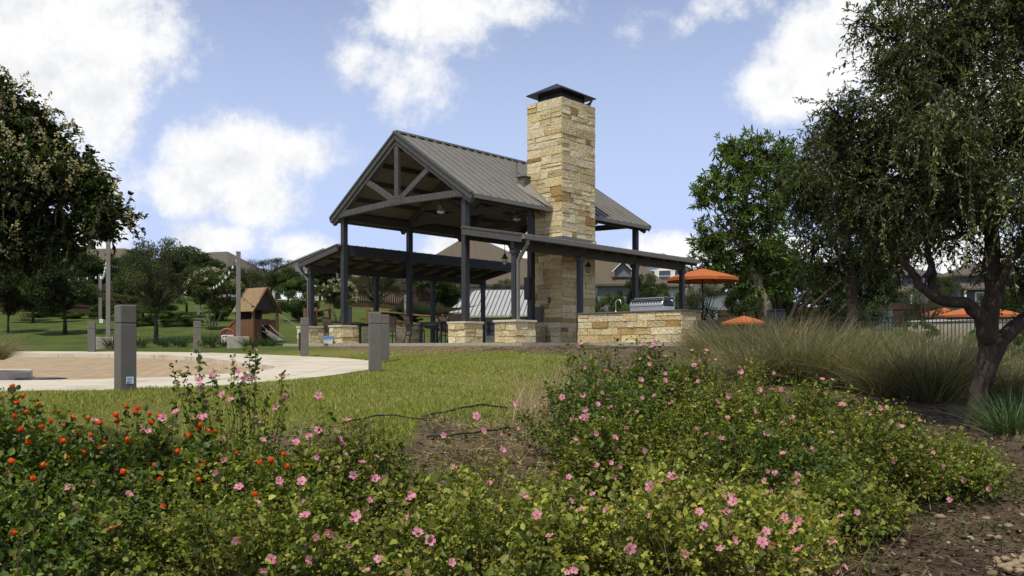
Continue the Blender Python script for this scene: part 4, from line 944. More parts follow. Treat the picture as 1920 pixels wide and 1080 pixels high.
def shade():
    t = thing('shade_sail', 'grey triangular shade sail stretched above the play area behind the pavilion', 'shade sail', P(840, 600, 50)); n = 10
    A, B, C = P(760, 556, 50), P(905, 570, 47), P(700, 585, 60); mb = MB(); vs = []; idx = {}
    for i in range(n + 1):
        for j in range(n + 1 - i):
            u, v = i / n, j / n; wgt = (1 - u - v); p = A * wgt + B * u + C * v - Vector((0, 0, 1.6 * (u * v + u * wgt + v * wgt))); idx[i, j] = len(vs); vs.append(p)
    fs = [(idx[i, j], idx[i + 1, j], idx[i, j + 1]) for i in range(n) for j in range(n - i)] + [(idx[i + 1, j], idx[i + 1, j + 1], idx[i, j + 1]) for i in range(n) for j in range(n - 1 - i)]
    m = len(vs); mb.add(vs + [p - Vector((0, 0, .02)) for p in vs], fs + [tuple(x + m for x in f[::-1]) for f in fs]); mb.build('canopy', M_SAIL, t)
    for p in (A, B, C): mb = MB(); g = h(p.x, p.y); mb.tube([(p.x, p.y, g - .2), (p.x, p.y, p.z + .1)], .08, 8); mb.build('mast', M_POLE, t)
shade()
def shed():
    Y = 52; c = P(985, 605, Y); c.z = h(c.x, c.y); t = thing('pool_house', 'low white pool house with a pale standing seam metal roof behind the pavilion', 'pool house', c, -.2); L = dict(local=True)
    ez = P(0, 592, Y - 2.5).z - c.z; rz_ = P(0, 543, Y).z - c.z; w = 4.6; xs = 1.4
    mb = MB(); mb.box((0, 0, ez / 2), (2 * w - .8, 4.4, ez)); mb.build('wall', M_CREAM, t, **L)
    mb = MB(); mb.prism([(-w, -2.9, ez), (w, -2.9, ez), (w - xs * .2, 0, rz_), (-w + xs, 0, rz_)], (0, .0, -.06)); mb.prism([(-w, 2.9, ez), (w, 2.9, ez), (w - xs * .2, 0, rz_), (-w + xs, 0, rz_)], (0, .0, -.06)); mb.prism([(-w, -2.9, ez), (-w, 2.9, ez), (-w + xs, 0, rz_)], (0, 0, -.06)); ro = mb.build('metal_roof', M_SILVER, t, **L)
    mb = MB()
    for k in range(34):
        x = -w + .15 + k * .27
        f0 = max(0, 0); top = min(1, (x + w) / xs) if x < -w + xs else 1
        mb.bar((x, -2.9, ez + .03), (x + 0, -2.9 + 2.9 * top, ez + (rz_ - ez) * top + .03), .035, .05)
    mb.build('seams', M_SEAM, ro, **L)
    mb = MB(); mb.box((0, -2.98, ez - .04), (2 * w, .1, .12)); mb.build('gutter', M_CONCD, t, **L)
    for x in (-1.2, .5, 2.2): mb = MB(); mb.box((x, -2.215, ez - .75), (1.5, .06, .8)); wn = mb.build('window', M_GLASS, t, **L)
    for x in (-2.2, -.35, 1.35, 3.1): mb = MB(); mb.box((x, -2.6, ez / 2), (.16, .16, ez - .02)); mb.build('porch_post', M_WHITE, t, **L)
shed()
def parasol(px, ytop, Y, r, label, closed=0, hgt=2.6, drop=.42):
    top = P(px, ytop, Y); gz = top.z - hgt; t = thing('orange_parasol', label, 'parasol', (top.x, top.y, gz), random.uniform(0, .6), group='orange market parasols by the pool'); L = dict(local=True)
    n = 8; mb = MB(); rings = ((0.02, 0), (.35, .13), (.7, .27), (1, drop)); vs = []
    for f, dz in rings:
        for k in range(n * 3):
            x = k * 2 * math.pi / (n * 3); rr = r * f * (1 if k % 3 == 0 else .95); vs.append((rr * math.cos(x), rr * math.sin(x), hgt - .12 - dz - (0 if k % 3 == 0 else -.015 * f)))
    m = n * 3; fs = [(i * m + j, i * m + (j + 1) % m, (i + 1) * m + (j + 1) % m, (i + 1) * m + j) for i in range(3) for j in range(m)]
    vv = [(x * .998, y * .998, z - .015) for x, y, z in vs]; o = len(vs); fs += [tuple(i + o for i in f[::-1]) for f in fs]
    e = [(x * 1.0, y * 1.0, z - .12) for x, y, z in vs[3 * m:]]; q_ = len(vs) + len(vv); fs += [(3 * m + j, 3 * m + (j + 1) % m, q_ + (j + 1) % m, q_ + j) for j in range(m)]
    mb.add(vs + vv + e, fs); mb.build('canopy', M_ORANGE, t, **L)
    mb = MB(); mb.tube([(0, 0, 0), (0, 0, hgt - .1)], .028, 8); mb.lathe((0, 0, 0), [(.28, 0), (.28, .06), (.06, .09), (.05, .35)], 14); mb.build('pole', M_BLACK, t, **L)
    mb = MB()
    for k in range(n): x = k * 2 * math.pi / n; mb.bar((0, 0, hgt - .16), (r * .97 * math.cos(x), r * .97 * math.sin(x), hgt - .16 - drop), .02, .03)
    mb.build('ribs', M_BLACK, t, **L)
    mb = MB(); mb.lathe((0, 0, hgt - .12), [(.05, 0), (.04, .05), (.07, .1), (.05, .17), (.01, .19)], 10); mb.build('finial', M_WOODB, t, **L)
parasol(1317, 498, 34, 1.5, 'open orange parasol standing beside the right end of the lean-to roof')
parasol(1395, 588, 48, 1.35, 'low orange parasol showing just above the tall grasses')
parasol(1835, 566, 33, 1.55, 'orange parasol behind the big tree trunk beyond the pool fence')
parasol(1480, 612, 56, 1.6, 'distant orange parasol seen through the pickets by the white car', hgt=2.3)
parasol(1770, 573, 44, 1.4, 'orange parasol half hidden in dark foliage left of the trunk')
def poolfence():
    pts = [P(1440, 600, 31), P(1700, 600, 29.5), P(1990, 600, 27)]; t = thing('pool_fence', 'black metal picket fence running along the pool behind the tall grasses', 'fence', (pts[0].x, pts[0].y, h(pts[0].x, pts[0].y)))
    hh = 1.28
    for a, b in zip(pts, pts[1:]):
        L = (b - a).length; n = int(L / .115); mb = MB()
        zt = lambda q: P(0, 594, q.y).z
        for i in range(n): q_ = a.lerp(b, i / n); z = zt(q_); mb.box((q_.x, q_.y, z - hh / 2), (.02, .02, hh), rz=.1)
        mb.build('pickets', M_BLACK, t); mb = MB()
        for dz in (-.02, -.2, -1.1): mb.bar((a.x, a.y, zt(a) + dz), (b.x, b.y, zt(b) + dz), .03, .04)
        mb.build('rails', M_BLACK, t)
        for i in range(int(L / 2.3) + 1): q_ = a.lerp(b, min(1, i * 2.3 / L)); z = zt(q_); mb = MB(); mb.box((q_.x, q_.y, z - .75), (.06, .06, 1.6), rz=.1); mb.build('post', M_BLACK, t)
poolfence()
M_CABG = mat('cabinet_green', (.06, .085, .07), .6)
def bin_():
    t = thing('litter_bin', 'black square litter bin in the grasses behind a leaning trunk', 'bin', P(1455, 624, 28)); L = dict(local=True); z = P(0, 583, 28).z - t.location.z
    mb = MB(); mb.box((0, 0, z / 2 - .3), (.46, .46, z + .6)); mb.build('body', M_BLACK, t, bev=.02, **L); mb = MB(); mb.box((0, 0, z + .02), (.5, .5, .04)); mb.build('lid', M_BLACK, t, bev=.01, **L)
    t = thing('pool_terrace_wall', 'low pale wall of the pool terrace seen through the picket fence', 'wall', P(1800, 640, 36)); mb = MB(); a, b = P(1700, 612, 40), P(1900, 604, 34); mb.bar(a + Vector((0, 0, -.6)), b + Vector((0, 0, -.6)), .3, 1.5); mb.build('wall', M_CONC, t); mb = MB(); mb.bar(a + Vector((0, 0, .2)), b + Vector((0, 0, .2)), .38, .1); mb.build('coping', M_WHITE, t)
    t = thing('utility_box', 'green metal utility cabinet on the lawn beyond the pickets', 'cabinet', P(1652, 608, 60)); mb = MB(); mb.box((0, 0, .3), (1.2, 1.1, 1.5)); mb.build('cabinet', M_CABG, t, local=True, bev=.03); mb = MB(); mb.box((0, 0, 1.08), (1.28, 1.18, .06)); mb.build('lid', M_CABG, t, local=True)
    t = thing('dark_post', 'short dark post standing on the lawn behind the front left pavilion post', 'post', P(656, 620, 38)); t.location.z = h(t.location.x, t.location.y); z = P(0, 577, 38).z - t.location.z; mb = MB(); mb.box((0, 0, z / 2), (.16, .16, z)); mb.build('post_shaft', M_POST, t, local=True, bev=.01)
    mb = MB(); mb.box((0, 0, z + .015), (.19, .19, .03)); mb.build('post_cap', M_POST, t, local=True)
    t = thing('kerb_island', 'pale kerbed end of a planted island at the left edge of the paved loop', 'kerb', (-8.9, 15.2, pave_z(15.2))); mb = MB(); a = [(-14, -1.0), (-.6, -.9), (0, -.45), (.1, .1), (-.2, .7), (-14, .9)]; mb.prism([(x, y, -.1) for x, y in a], (0, 0, .26)); mb.build('kerb_stone', M_CONC, t, local=True, bev=.04)
bin_()

def oddments():
    p = P(615, 642, 30); t = thing('storage_tub', 'small blue and white tub on the floor between the two left stone pedestals', 'tub', (p.x, p.y, CAMZ + ZS), .4)
    mb = MB(); mb.add([(x * .13, y * .13, 0) for x, y in ((-1, -1), (1, -1), (1, 1), (-1, 1))] + [(x * .16, y * .16, .2) for x, y in ((-1, -1), (1, -1), (1, 1), (-1, 1))], [(3, 2, 1, 0), (4, 5, 6, 7), (0, 1, 5, 4), (1, 2, 6, 5), (2, 3, 7, 6), (3, 0, 4, 7)]); mb.build('tub_body', M_WHITE, t, local=True)
    mb = MB(); mb.box((0, 0, .235), (.36, .36, .07)); mb.build('lid', M_BLUE, t, local=True, bev=.01)
    p = P(838, 905, 4.75); o = MB(); n = 5; vs = [(p.x + (i - 2) * .014, p.y + (j - 2) * .012, p.z + .012 * math.sin(i * 1.9 + j) + .008 * math.cos(j * 2.3)) for i in range(n) for j in range(n)]; m = len(vs)
    fs = [(i * n + j, (i + 1) * n + j, (i + 1) * n + j + 1, i * n + j + 1) for i in range(n - 1) for j in range(n - 1)]
    o.add(vs + [(x, y, z - .002) for x, y, z in vs], fs + [tuple(k + m for k in f[::-1]) for f in fs]); tag(o.build('paper_scrap', M_WHITE), 'crumpled white paper scrap caught in the bushes below the bare soil', 'litter')
oddments()

# ------------------------------------------------------------------ flowers
def flower_mesh(kind):
    mb = MB(); rr = random.Random(3)
    if kind == 'pink':
        for k in range(5):
            a = k * 2 * math.pi / 5; u = Vector((math.cos(a), math.sin(a), 0)); w = Vector((-math.sin(a), math.cos(a), 0)); z = Vector((0, 0, 1)); s = rr.uniform(.92, 1.08)
            mb.col = rr.choice([(.76, .28, .42), (.72, .22, .37), (.80, .36, .49)])
            p = [u * .1 - z * .02 - w * .06, u * .55 * s - w * .38 + z * .16, u * .95 * s - w * .36 + z * .22, u * 1.05 * s + z * .17, u * .97 * s + w * .34 + z * .25, u * .55 * s + w * .38 + z * .20, u * .1 - z * .02 + w * .06, u * .55 * s + z * .10]
            mb.add(p, [(0, 1, 7), (1, 2, 3, 7), (7, 3, 4, 5), (7, 5, 6), (0, 7, 6)])
        mb.col = (.35, .04, .09); mb.lathe((0, 0, .0), [(.16, 0), (.17, .04), (.05, .06)], 8)
        mb.col = (.75, .55, .12); mb.tube([(0, 0, .03), (.03, 0, .22), (.05, .02, .4)], [.05, .06, .08], 6)
    else:
        for k in range(14):
            a = k * 2.4; th = .25 + 1.35 * (k / 14); u = Vector((math.cos(a) * math.sin(th), math.sin(a) * math.sin(th), math.cos(th) * .95)); w = Vector((-math.sin(a), math.cos(a), 0)); n = u.cross(w)
            mb.col = rr.choice([(.78, .11, .012), (.70, .075, .01), (.82, .17, .02)])
            c = u * .75; mb.add([c - w * .34 - n * .3, c + w * .34 - n * .3, c + w * .3 + n * .28 + u * .15, c + u * .3 + n * .42, c - w * .3 + n * .28 + u * .15], [(0, 1, 2, 3, 4)])
        mb.col = (.60, .06, .01); mb.ico((0, 0, 0), .72, 2)
        mb.col = (.10, .14, .03); mb.lathe((0, 0, -.95), [(.08, 0), (.3, .3), (.42, .45)], 7)
    o = mb.build('flower', M_PETAL); me = o.data; bpy.data.objects.remove(o); return me
ME_PINK, ME_ORANGE = flower_mesh('pink'), flower_mesh('orange')

# ------------------------------------------------------------------ shrubs
G_PAV = [(.10, .135, .022), (.145, .18, .028), (.21, .235, .036), (.06, .085, .018), (.32, .32, .06), (.27, .21, .075)]
G_DARK = [(.065, .11, .022), (.095, .145, .026), (.14, .185, .032), (.042, .068, .016), (.26, .28, .05), (.2, .15, .05)]
G_LIME = [(.13, .165, .028), (.20, .235, .038), (.29, .31, .052), (.075, .10, .02), (.41, .40, .08), (.32, .25, .1)]
SHR = []
def shrub(label, X, Y, rx, ry, hh, n=5200, pal=G_PAV, wts=(5, 6, 5, 4, 2, 1), L=.036, kind='pink', stems=90, top=None, dry=0, group='pink flowering mallow bushes'):
    g = h(X, Y) - .03; SHR.append(dict(label=label, c=np.array([X, Y, g + hh * .36]), r=np.array([rx, ry, hh * .64]), g=g, hh=hh, n=n, pal=pal, wts=wts, L=L, kind=kind, stems=stems, dry=dry, group=group, fl=[], extra=[]))
mallow = 'pink flowering mallow bush '
orange_g = 'orange flowering bushes'
shrub('low leafy bush at the bottom left corner, in front of the orange flowers', -2.35, 4.0, .75, .55, .62, 5600, G_DARK, L=.04)
shrub('dense green bush with a few pink blooms at the bottom edge, left of centre', -1.15, 3.95, .72, .5, .62, 5600, G_PAV)
shrub('bright green pink-flowered bush at the bottom edge in the middle of the picture', -.15, 3.85, .66, .5, .58, 5200, G_LIME)
shrub('yellow-green pink-flowered bush at the bottom edge, right of centre', .78, 3.95, .62, .5, .60, 5200, G_LIME, (4, 5, 6, 3, 4, 4), dry=25)
shrub('orange-flowered bush at the left edge, taller than its neighbours', -3.0, 4.8, .5, .5, .84, 5600, G_DARK, kind='orange', L=.045, group=orange_g)
shrub('broad orange-flowered bush in front of the largest grey bollard', -2.15, 4.8, .62, .5, .60, 5600, G_DARK, kind='orange', L=.042, group=orange_g)
shrub('orange-flowered bush mixed with pink blooms below the tall pink sprigs', -1.35, 4.7, .52, .5, .60, 4800, G_PAV, kind='orange', L=.038, group=orange_g)
shrub('pink-flowered bush with large blooms left of the bare soil patch', -.85, 4.85, .46, .42, .66, 4200, G_PAV)
shrub('low sparse bush in front of the bare soil patch', -.18, 5.1, .5, .42, .46, 3000, G_LIME, (3, 4, 6, 2, 4, 6), dry=30)
shrub('upright pink-flowered bush at the back left of the big mound, before the stone counter', 1.05, 7.7, .62, .55, .93, 5200, G_DARK)
shrub('pink-flowered bush at the back of the big mound under the counter\'s right end', 1.85, 7.6, .62, .55, .86, 5200, G_PAV, (4, 5, 5, 4, 2, 3), dry=15)
shrub('dark green bush on the left flank of the big mound beside the dry stalks', .75, 6.6, .55, .6, .80, 5400, G_DARK)
shrub('pink-flowered bush in the middle of the big mound', 1.55, 6.5, .62, .6, .72, 5400, G_PAV)
shrub('rounded bush on the right shoulder of the big mound facing the tall grasses', 2.3, 6.9, .6, .6, .76, 5400, G_PAV)
shrub('lime-tipped bush at the right side of the big mound', 2.75, 6.5, .55, .5, .60, 4800, G_LIME, (5, 5, 5, 4, 3, 1))
shrub('low bush at the far right end of the big mound beside the mulch', 3.2, 6.2, .45, .42, .46, 3600, G_PAV)
shrub('bush in the lower middle of the big mound, above the bottom edge bushes', .72, 5.35, .58, .5, .66, 5200, G_PAV, (4, 6, 6, 3, 3, 2))
shrub('dark leafy bush low on the front of the big mound', 1.6, 5.4, .6, .5, .56, 5200, G_DARK, (5, 6, 5, 4, 3, 1))
shrub('bush at the lower right front of the big mound above the bare soil', 2.45, 5.75, .55, .42, .54, 4600, G_PAV)
shrub('small yellowing bush at the bottom right of the flower bed, next to the bare soil', 1.32, 4.25, .4, .36, .42, 2600, G_LIME, (3, 4, 5, 2, 4, 5), dry=20)
shrub('small open bush at the lower right corner of the flower bed beside the stones', 1.85, 4.75, .38, .34, .40, 2400, G_PAV, dry=20)
shrub('tall pink-flowered sprigs rising above all other bushes on the left', -1.62, 5.05, .34, .3, .62, 2400, G_DARK, stems=50)

PINK1 = "820,198 912,180 972,155 1070,90 1100,143 1128,172 1158,163 1175,38 925,215 1110,248 1025,248 1060,270 945,285 1300,165 1308,250 1272,302 1465,250 1178,340 1204,373 810,328 920,345 940,352 435,365 655,403 682,412 790,393 748,355 412,455 795,468 1020,448 990,470 1210,453 1255,445 1362,463 1465,412 1425,440 1485,457 1457,533 1553,580 1390,645 318,674 433,655 592,706 988,662 990,605 1028,546 1100,672 1282,645 1403,806 1522,880 1398,937 1450,900 1248,1003 1215,1055 1085,914 1182,740 1400,745 1426,1005 1565,450"
PINK2 = "25,367 12,460 18,520 162,530 100,558 155,632 192,632 54,615 132,732 327,683 325,722 68,804 308,810 352,885 408,918 33,940 115,1060 170,1003 620,343 655,413 470,433 487,445 806,287 517,578 683,653 742,500 820,398 740,425 890,300 1018,258 1122,122 1090,25 1105,15 1218,138 1188,180 1165,212 1200,235 1110,250 1122,313 1200,358 1237,303 1112,352 1130,347 1062,360 1180,290 1226,268 1080,452 1260,443 1272,500 1400,503 1175,570 1240,560 1283,575 1357,602 1250,625 1465,655 1423,668 1058,735 1215,775 1105,772 902,798 960,893 840,708 1330,952 1070,1053 1040,1065 1415,803 1157,706 963,710 1047,625 1378,177 1490,180 1385,260 1360,322 1320,320 1418,105 1380,18 1470,20 1427,28 1490,68 1375,80 1412,75 1440,5 1488,148 1518,285 1462,272 1440,250 1310,398 1170,425 510,1018 1520,625"
PINK3 = "35,201 90,202 45,258 65,240 105,240 128,238 120,283 60,322 17,313 226,285 355,290 222,362 180,378 350,352 382,352 300,355 132,400 226,435 280,438 175,463 243,478 295,478 150,543 93,528 52,507 325,528 427,463 396,483 550,370 543,315 583,315 620,414 725,448 692,450 770,428 918,473 852,497 580,522 928,580 975,600 1055,622 1082,637 820,635 1014,655 1095,706 1193,741 1040,785 1072,822 477,585 500,590 512,683 445,690 445,715 457,750 362,682 390,605 330,672 318,708 335,755 185,768 196,793 170,830 410,780 65,830 85,885 398,852 442,868 432,910 325,906 145,972 200,942 310,946 455,977 580,950 680,832 615,850 10,995 515,1015 347,957 630,1045 600,1065"
ORAN = "58,208 13,262 105,254 80,283 177,292 118,328 67,345 268,325 233,368 95,408 195,395 130,467 300,388 335,353 403,353 460,378 583,300 535,340 541,367 635,308 622,330 689,335 698,377 728,345 917,388 915,408 965,415 995,418 870,435 368,428 418,433 290,462 268,458 337,470 384,513 481,463 463,494 53,554 43,607 200,572 310,537 150,634 568,604 710,571 735,640 818,508 935,570 910,590 918,640 1089,514 1197,560 1306,521 1320,578 910,793 1172,707 750,763 65,883 588,452 512,860 868,847 1248,550"
def pix(s, sc, ox, oy): return [(float(a.split(',')[0]) / sc + ox, float(a.split(',')[1]) / sc + oy) for a in s.split()]
EYE = np.array([0, 0, CAMZ])
def place_flower(px, py, kind):
    d = np.array([(px - 960) / F, 1.0, (YH - py) / F]); best = None
    for s in SHR:
        if kind == 'orange' and s['kind'] != 'orange' and not s['label'].startswith('low leafy'): continue
        o = (EYE - s['c']) / s['r']; q = d / s['r']; A = q @ q; B = o @ q; C = o @ o - 1; D = B * B - A * C
        if D > 0: t = (-B - math.sqrt(D)) / A; k = (0, t)
        else: t = -B / A; k = (math.sqrt(max(0, (o + q * t) @ (o + q * t))) - 1, t)
        if k[0] > 0: k = (k[0] + (0 if kind == s['kind'] else .15), t)
        if best is None or k < best[0]: best = (k, s, t)
    k, s, t = best; t *= random.uniform(.955, .985); p = EYE + d * t
    n = (p - s['c']) / s['r'] ** 2; n /= np.linalg.norm(n)
    s['fl'].append((p, n, kind))
for a in (pix(PINK1, 2.4547, 0, 640), pix(PINK2, 2.4547, 640, 640), pix(PINK3, 2.0766, 1280, 560)):
    for px, py in a: place_flower(px, py, 'pink')
for px, py in pix(ORAN, 2.4547, 0, 640): place_flower(px, py, 'orange')
# upright sprigs of the tall bush: photo tops given a place in the bed
for px, py, Y in ((322, 682, 4.95), (345, 700, 5.0), (372, 648, 5.05), (400, 690, 5.0), (436, 668, 5.1), (468, 648, 5.0), (480, 662, 5.05), (527, 702, 5.1), (450, 720, 4.95), (500, 740, 4.9)):
    SHR[-1]['extra'].append(np.array(P(px, py, Y)))

def grow(s):
    t = thing('flowering_shrub', s['label'], 'bush', (s['c'][0], s['c'][1], s['g']), group=s['group'])
    m = s['stems']; c, r = s['c'], s['r']
    d = rdir(m, .35); d[:, 2] = np.abs(d[:, 2]) * 1.1 - .12; d = unit(d)
    tip = c + d * r * (rng.normal(.98, .17, (m, 1)))
    base = np.stack([c[0] + d[:, 0] * r[0] * .25, c[1] + d[:, 1] * r[1] * .25, np.full(m, s['g'])], 1) + rng.normal(0, .03, (m, 3))
    if s['extra']:
        e = np.array(s['extra']); tip = np.concatenate([tip, e]); base = np.concatenate([base, np.stack([c[0] + (e[:, 0] - c[0]) * .5, c[1] + rng.normal(0, .08, len(e)), np.full(len(e), s['g'])], 1)])
    if s['fl']:
        e = np.array([p for p, n, k in s['fl']]); tip = np.concatenate([tip, e]); base = np.concatenate([base, np.stack([c[0] + (e[:, 0] - c[0]) * .45, c[1] + (e[:, 1] - c[1]) * .3, np.full(len(e), s['g'])], 1)])
    M = len(tip); mid = (base + tip) / 2 + np.array([0, 0, .12]) * s['hh'] + rng.normal(0, .04, (M, 3))
    tt = np.linspace(0, 1, 7)[None, :, None]; path = base[:, None] * (1 - tt) ** 2 + 2 * mid[:, None] * tt * (1 - tt) + tip[:, None] * tt ** 2
    path[:, 1:-1] += rng.normal(0, .008, (M, 5, 3))
    v, f = strands(path, rng.uniform(.003, .006, M), np.full(M, .0014)); np_mesh('stems', v, f, M_STRAW, t, np.repeat(palette(M, [(.14, .10, .05), (.22, .16, .08), (.10, .11, .03), (.17, .09, .05)], [3, 2, 3, 1]), 18, 0))
    # leaves along the stems, thickest towards the tips
    n = s['n']; wts = np.ones(M); wts[m:] = .35; wts[m:m + len(s['extra'])] = 1.6
    n = int(n * 1.75); k = rng.choice(M, n, p=wts / wts.sum()); tl = 1 - rng.beta(1.0, 2.1, n) * .85; fl = tl * 6; i0 = np.minimum(fl.astype(int), 5); w = (fl - i0)[:, None]
    p = path[k, i0] * (1 - w) + path[k, i0 + 1] * w
    out = unit((p - c) / r ** 2); ld = unit(rdir(n, .05) * 1.0 + out * .6 + np.array([0, 0, .1])); spread = np.where(k >= m, .016, .034)[:, None]
    p = p + rng.normal(0, 1, (n, 3)) * spread * (.5 + rng.random((n, 1)))
    nr = unit(rdir(n) * .6 + np.array([0, 0, 1.0]) + out * .3)
    pf = random.uniform(.82, 1.18); L = s['L'] * np.clip(rng.lognormal(-.42, .42, n), .25, 1.3); col = palette(n, s['pal'], s['wts'], .24) * pf
    hi = (tl > .9) & (rng.random(n) < .3); col[hi] = palette(hi.sum(), [s['pal'][4], s['pal'][2]], [2, 1]); L[hi] *= .6
    v, f = leaf_arrays(p, ld, nr, L, L * rng.uniform(.55, .85, n)); np_mesh('foliage', v, f, M_LEAF, t, np.repeat(col, 2, 0))
    # small yellow-green flower heads
    q = rng.choice(m, max(4, m // 7)); cp = tip[q]; nn = 14; pp = np.repeat(cp, nn, 0) + rng.normal(0, .016, (len(q) * nn, 3)) * np.array([1.3, 1.3, .5]); n2 = len(pp)
    v, f = leaf_arrays(pp, rdir(n2, .5), rdir(n2, 1), rng.uniform(.008, .014, n2), rng.uniform(.006, .01, n2)); np_mesh('pale_heads', v, f, M_LEAF, t, np.repeat(palette(n2, [(.30, .33, .06), (.22, .26, .05)], [1, 1]), 2, 0))['kind'] = 'stuff'
    if True:
        m2 = 26 + s['dry'] * 3; a = c + rng.normal(0, .5, (m2, 3)) * r * np.array([1, 1, .0]); a[:, 2] = s['g']; dd = rdir(m2, 1.1); b = a + dd * rng.uniform(.15, .5, (m2, 1)) * s['hh'] * 2; pth = np.stack([a, (a + b) / 2 + rng.normal(0, .03, (m2, 3)), b], 1)
        v, f = strands(pth, np.full(m2, .003), np.full(m2, .001)); np_mesh('dry_twigs', v, f, M_STRAW, t, palette(len(f), [(.32, .24, .14), (.2, .14, .08)], [1, 1]))
    for p, nrm, kind in s['fl']:
        o = bpy.data.objects.new('flower' if kind == 'pink' else 'orange_flower', ME_PINK if kind == 'pink' else ME_ORANGE); COL.objects.link(o); attach(o, t)
        tc = unit(EYE - p); nd = unit(np.array(nrm) * .5 + tc * .5 + np.array([0, 0, .3]) + rng.normal(0, .5, 3)) if kind == 'pink' else unit(np.array([0, 0, 1.]) + rng.normal(0, .3, 3))
        o.rotation_euler = (Vector(nd).to_track_quat('Z', 'Y') @ Euler((0, 0, random.uniform(0, 6))).to_quaternion()).to_euler(); o.location = Vector(p) - t.location
        sc = (random.uniform(.3, 1) ** .7 * .0275 if kind == 'pink' else random.uniform(.0145, .0205)); o.scale = (sc, sc * random.uniform(.8, 1), sc * random.uniform(.7, 2.2) if kind == 'pink' else sc)
    return t
for s in SHR: grow(s)

# ------------------------------------------------------------------ ornamental grasses
def clump_mesh(n, L, w, spread, lean, cols, wts, bend=.35, seed=1, name='grass_blades', k=4):
    a = rng.random(n) * 6.283; rr = np.sqrt(rng.random(n)) * spread
    p = np.stack([np.cos(a) * rr, np.sin(a) * rr, np.zeros(n)], 1); az = a + rng.normal(0, .7, n); ln = np.abs(rng.normal(0, lean, n)) + rr / spread * lean * .6
    d = unit(np.stack([np.cos(az) * ln, np.sin(az) * ln, np.ones(n)], 1)); LL = L * rng.uniform(.55, 1.05, n)
    v, f = blades(p, d, LL, w * rng.uniform(.6, 1.2, n), bend * rng.uniform(.3, 1.6, n), k)
    c = palette(n, cols, wts, .16); o = np_mesh(name, v, f, M_BLADE, None, np.repeat(c, k - 1, 0)); me = o.data; bpy.data.objects.remove(o); return me
MUH = [(.18, .165, .08), (.28, .25, .135), (.10, .11, .045), (.38, .33, .20), (.06, .05, .028)]
me_muh = [clump_mesh(1700, 1.2, .011, .36, .42, MUH, (5, 5, 4, 3, 1), .38), clump_mesh(1700, 1.15, .011, .36, .48, MUH, (4, 6, 3, 4, 1), .42), clump_mesh(1700, 1.2, .011, .34, .38, MUH, (6, 4, 5, 2, 1), .36)]
def clump(name, me, label, cat, px, Y, sc, group, dz=0):
    X = (px - 960) / F * Y; t = thing(name, label, cat, (X, Y, h(X, Y) - .02 + dz), random.uniform(0, 6), group=group)
    o = bpy.data.objects.new('blades', me); COL.objects.link(o); attach(o, t); o.scale = (sc * random.uniform(.95, 1.1), sc, sc * random.uniform(.95, 1.06))
    me2 = ME_CROWN; o = bpy.data.objects.new('crown_base', me2); COL.objects.link(o); attach(o, t); o.scale = (.24 * sc, .24 * sc, .16 * sc); return t
_m = MB(); _m.ico((0, 0, 0), 1, 2, jit=.15); _o = _m.build('crown_base', M_STEM); ME_CROWN = _o.data; bpy.data.objects.remove(_o)
gg = 'tan-green ornamental grasses in the bed by the pool fence'
for i, (px, Y, sc, lab) in enumerate([
    (1345, 16.5, .95, 'ornamental grass clump touching the right end of the stone counter'),
    (1400, 17.0, 1.1, 'tall ornamental grass clump below the low orange parasol'),
    (1462, 16.0, 1.05, 'ornamental grass clump in front of the black litter bin'),
    (1530, 17.5, 1.0, 'ornamental grass clump in the back row before the crooked trunks'),
    (1595, 17.0, 1.0, 'ornamental grass clump around the foot of the straight middle trunk'),
    (1660, 17.8, .95, 'ornamental grass clump in the back row before the green utility cabinet'),
    (1735, 18.2, 1.0, 'ornamental grass clump in the back row left of the big trunk'),
    (1415, 14.6, .9, 'ornamental grass clump leaning over the back of the flower mound'),
    (1500, 14.4, .95, 'brownish ornamental grass clump in the middle of the front row'),
    (1570, 14.2, .9, 'ornamental grass clump in the front row with a dark hollow beside it'),
    (1655, 13.6, .9, 'ornamental grass clump in the front row over the dark mulch'),
    (1745, 13.0, .95, 'rounded ornamental grass clump just left of the big trunk'),
    (1795, 14.5, .95, 'ornamental grass clump tucked close behind the big trunk'),
    (1880, 13.6, .85, 'ornamental grass clump to the right of the big trunk'),
    (1930, 15.0, .95, 'ornamental grass clump at the right edge of the picture'),
    (1300, 13.5, .55, 'small dry grass tuft between the counter and the flower mound')]):
    clump('ornamental_grass', me_muh[i % 3], lab, 'grass clump', px, Y, sc * 1.17, gg)
me_yuc = clump_mesh(150, .8, .032, .12, .6, [(.045, .085, .03), (.07, .11, .04), (.10, .13, .05), (.035, .06, .02)], (4, 4, 2, 2), .22)
gy = 'dark green strap-leaved plants along the far footpath'
for px, Y, sc, lab in [(211, 31.6, .95, 'strap-leaved plant hiding the concrete footing behind the largest bollard'), (262, 32, .9, 'strap-leaved plant just right of the largest bollard'), (305, 32.2, .8, 'strap-leaved plant at the foot of the airy oak'), (337, 32.2, .85, 'strap-leaved plant between the airy oak and the thin pole'),
    (392, 32, 1.1, 'strap-leaved plant left of the arched sign'), (424, 32, .75, 'strap-leaved plant in front of the arched sign'), (470, 31.6, .95, 'strap-leaved plant right of the concrete footing by the playhouse'), (503, 31.8, .85, 'strap-leaved plant in front of the slide')]:
    clump('strap_leaf_plant', me_yuc, lab, 'plant', px, Y, sc, gy)
me_iris = clump_mesh(260, .72, .02, .16, .42, [(.05, .10, .03), (.08, .14, .05), (.12, .17, .07), (.15, .16, .07)], (4, 4, 2, 1), .3)
clump('lily_plant', me_iris, 'bright green strap-leaved lily clump beside the mulch at the right edge', 'plant', 1893, 9.3, 1.0, None)
clump('lily_plant', me_iris, 'dark strap-leaved lily clump right behind the big trunk', 'plant', 1905, 11.3, .9, None)
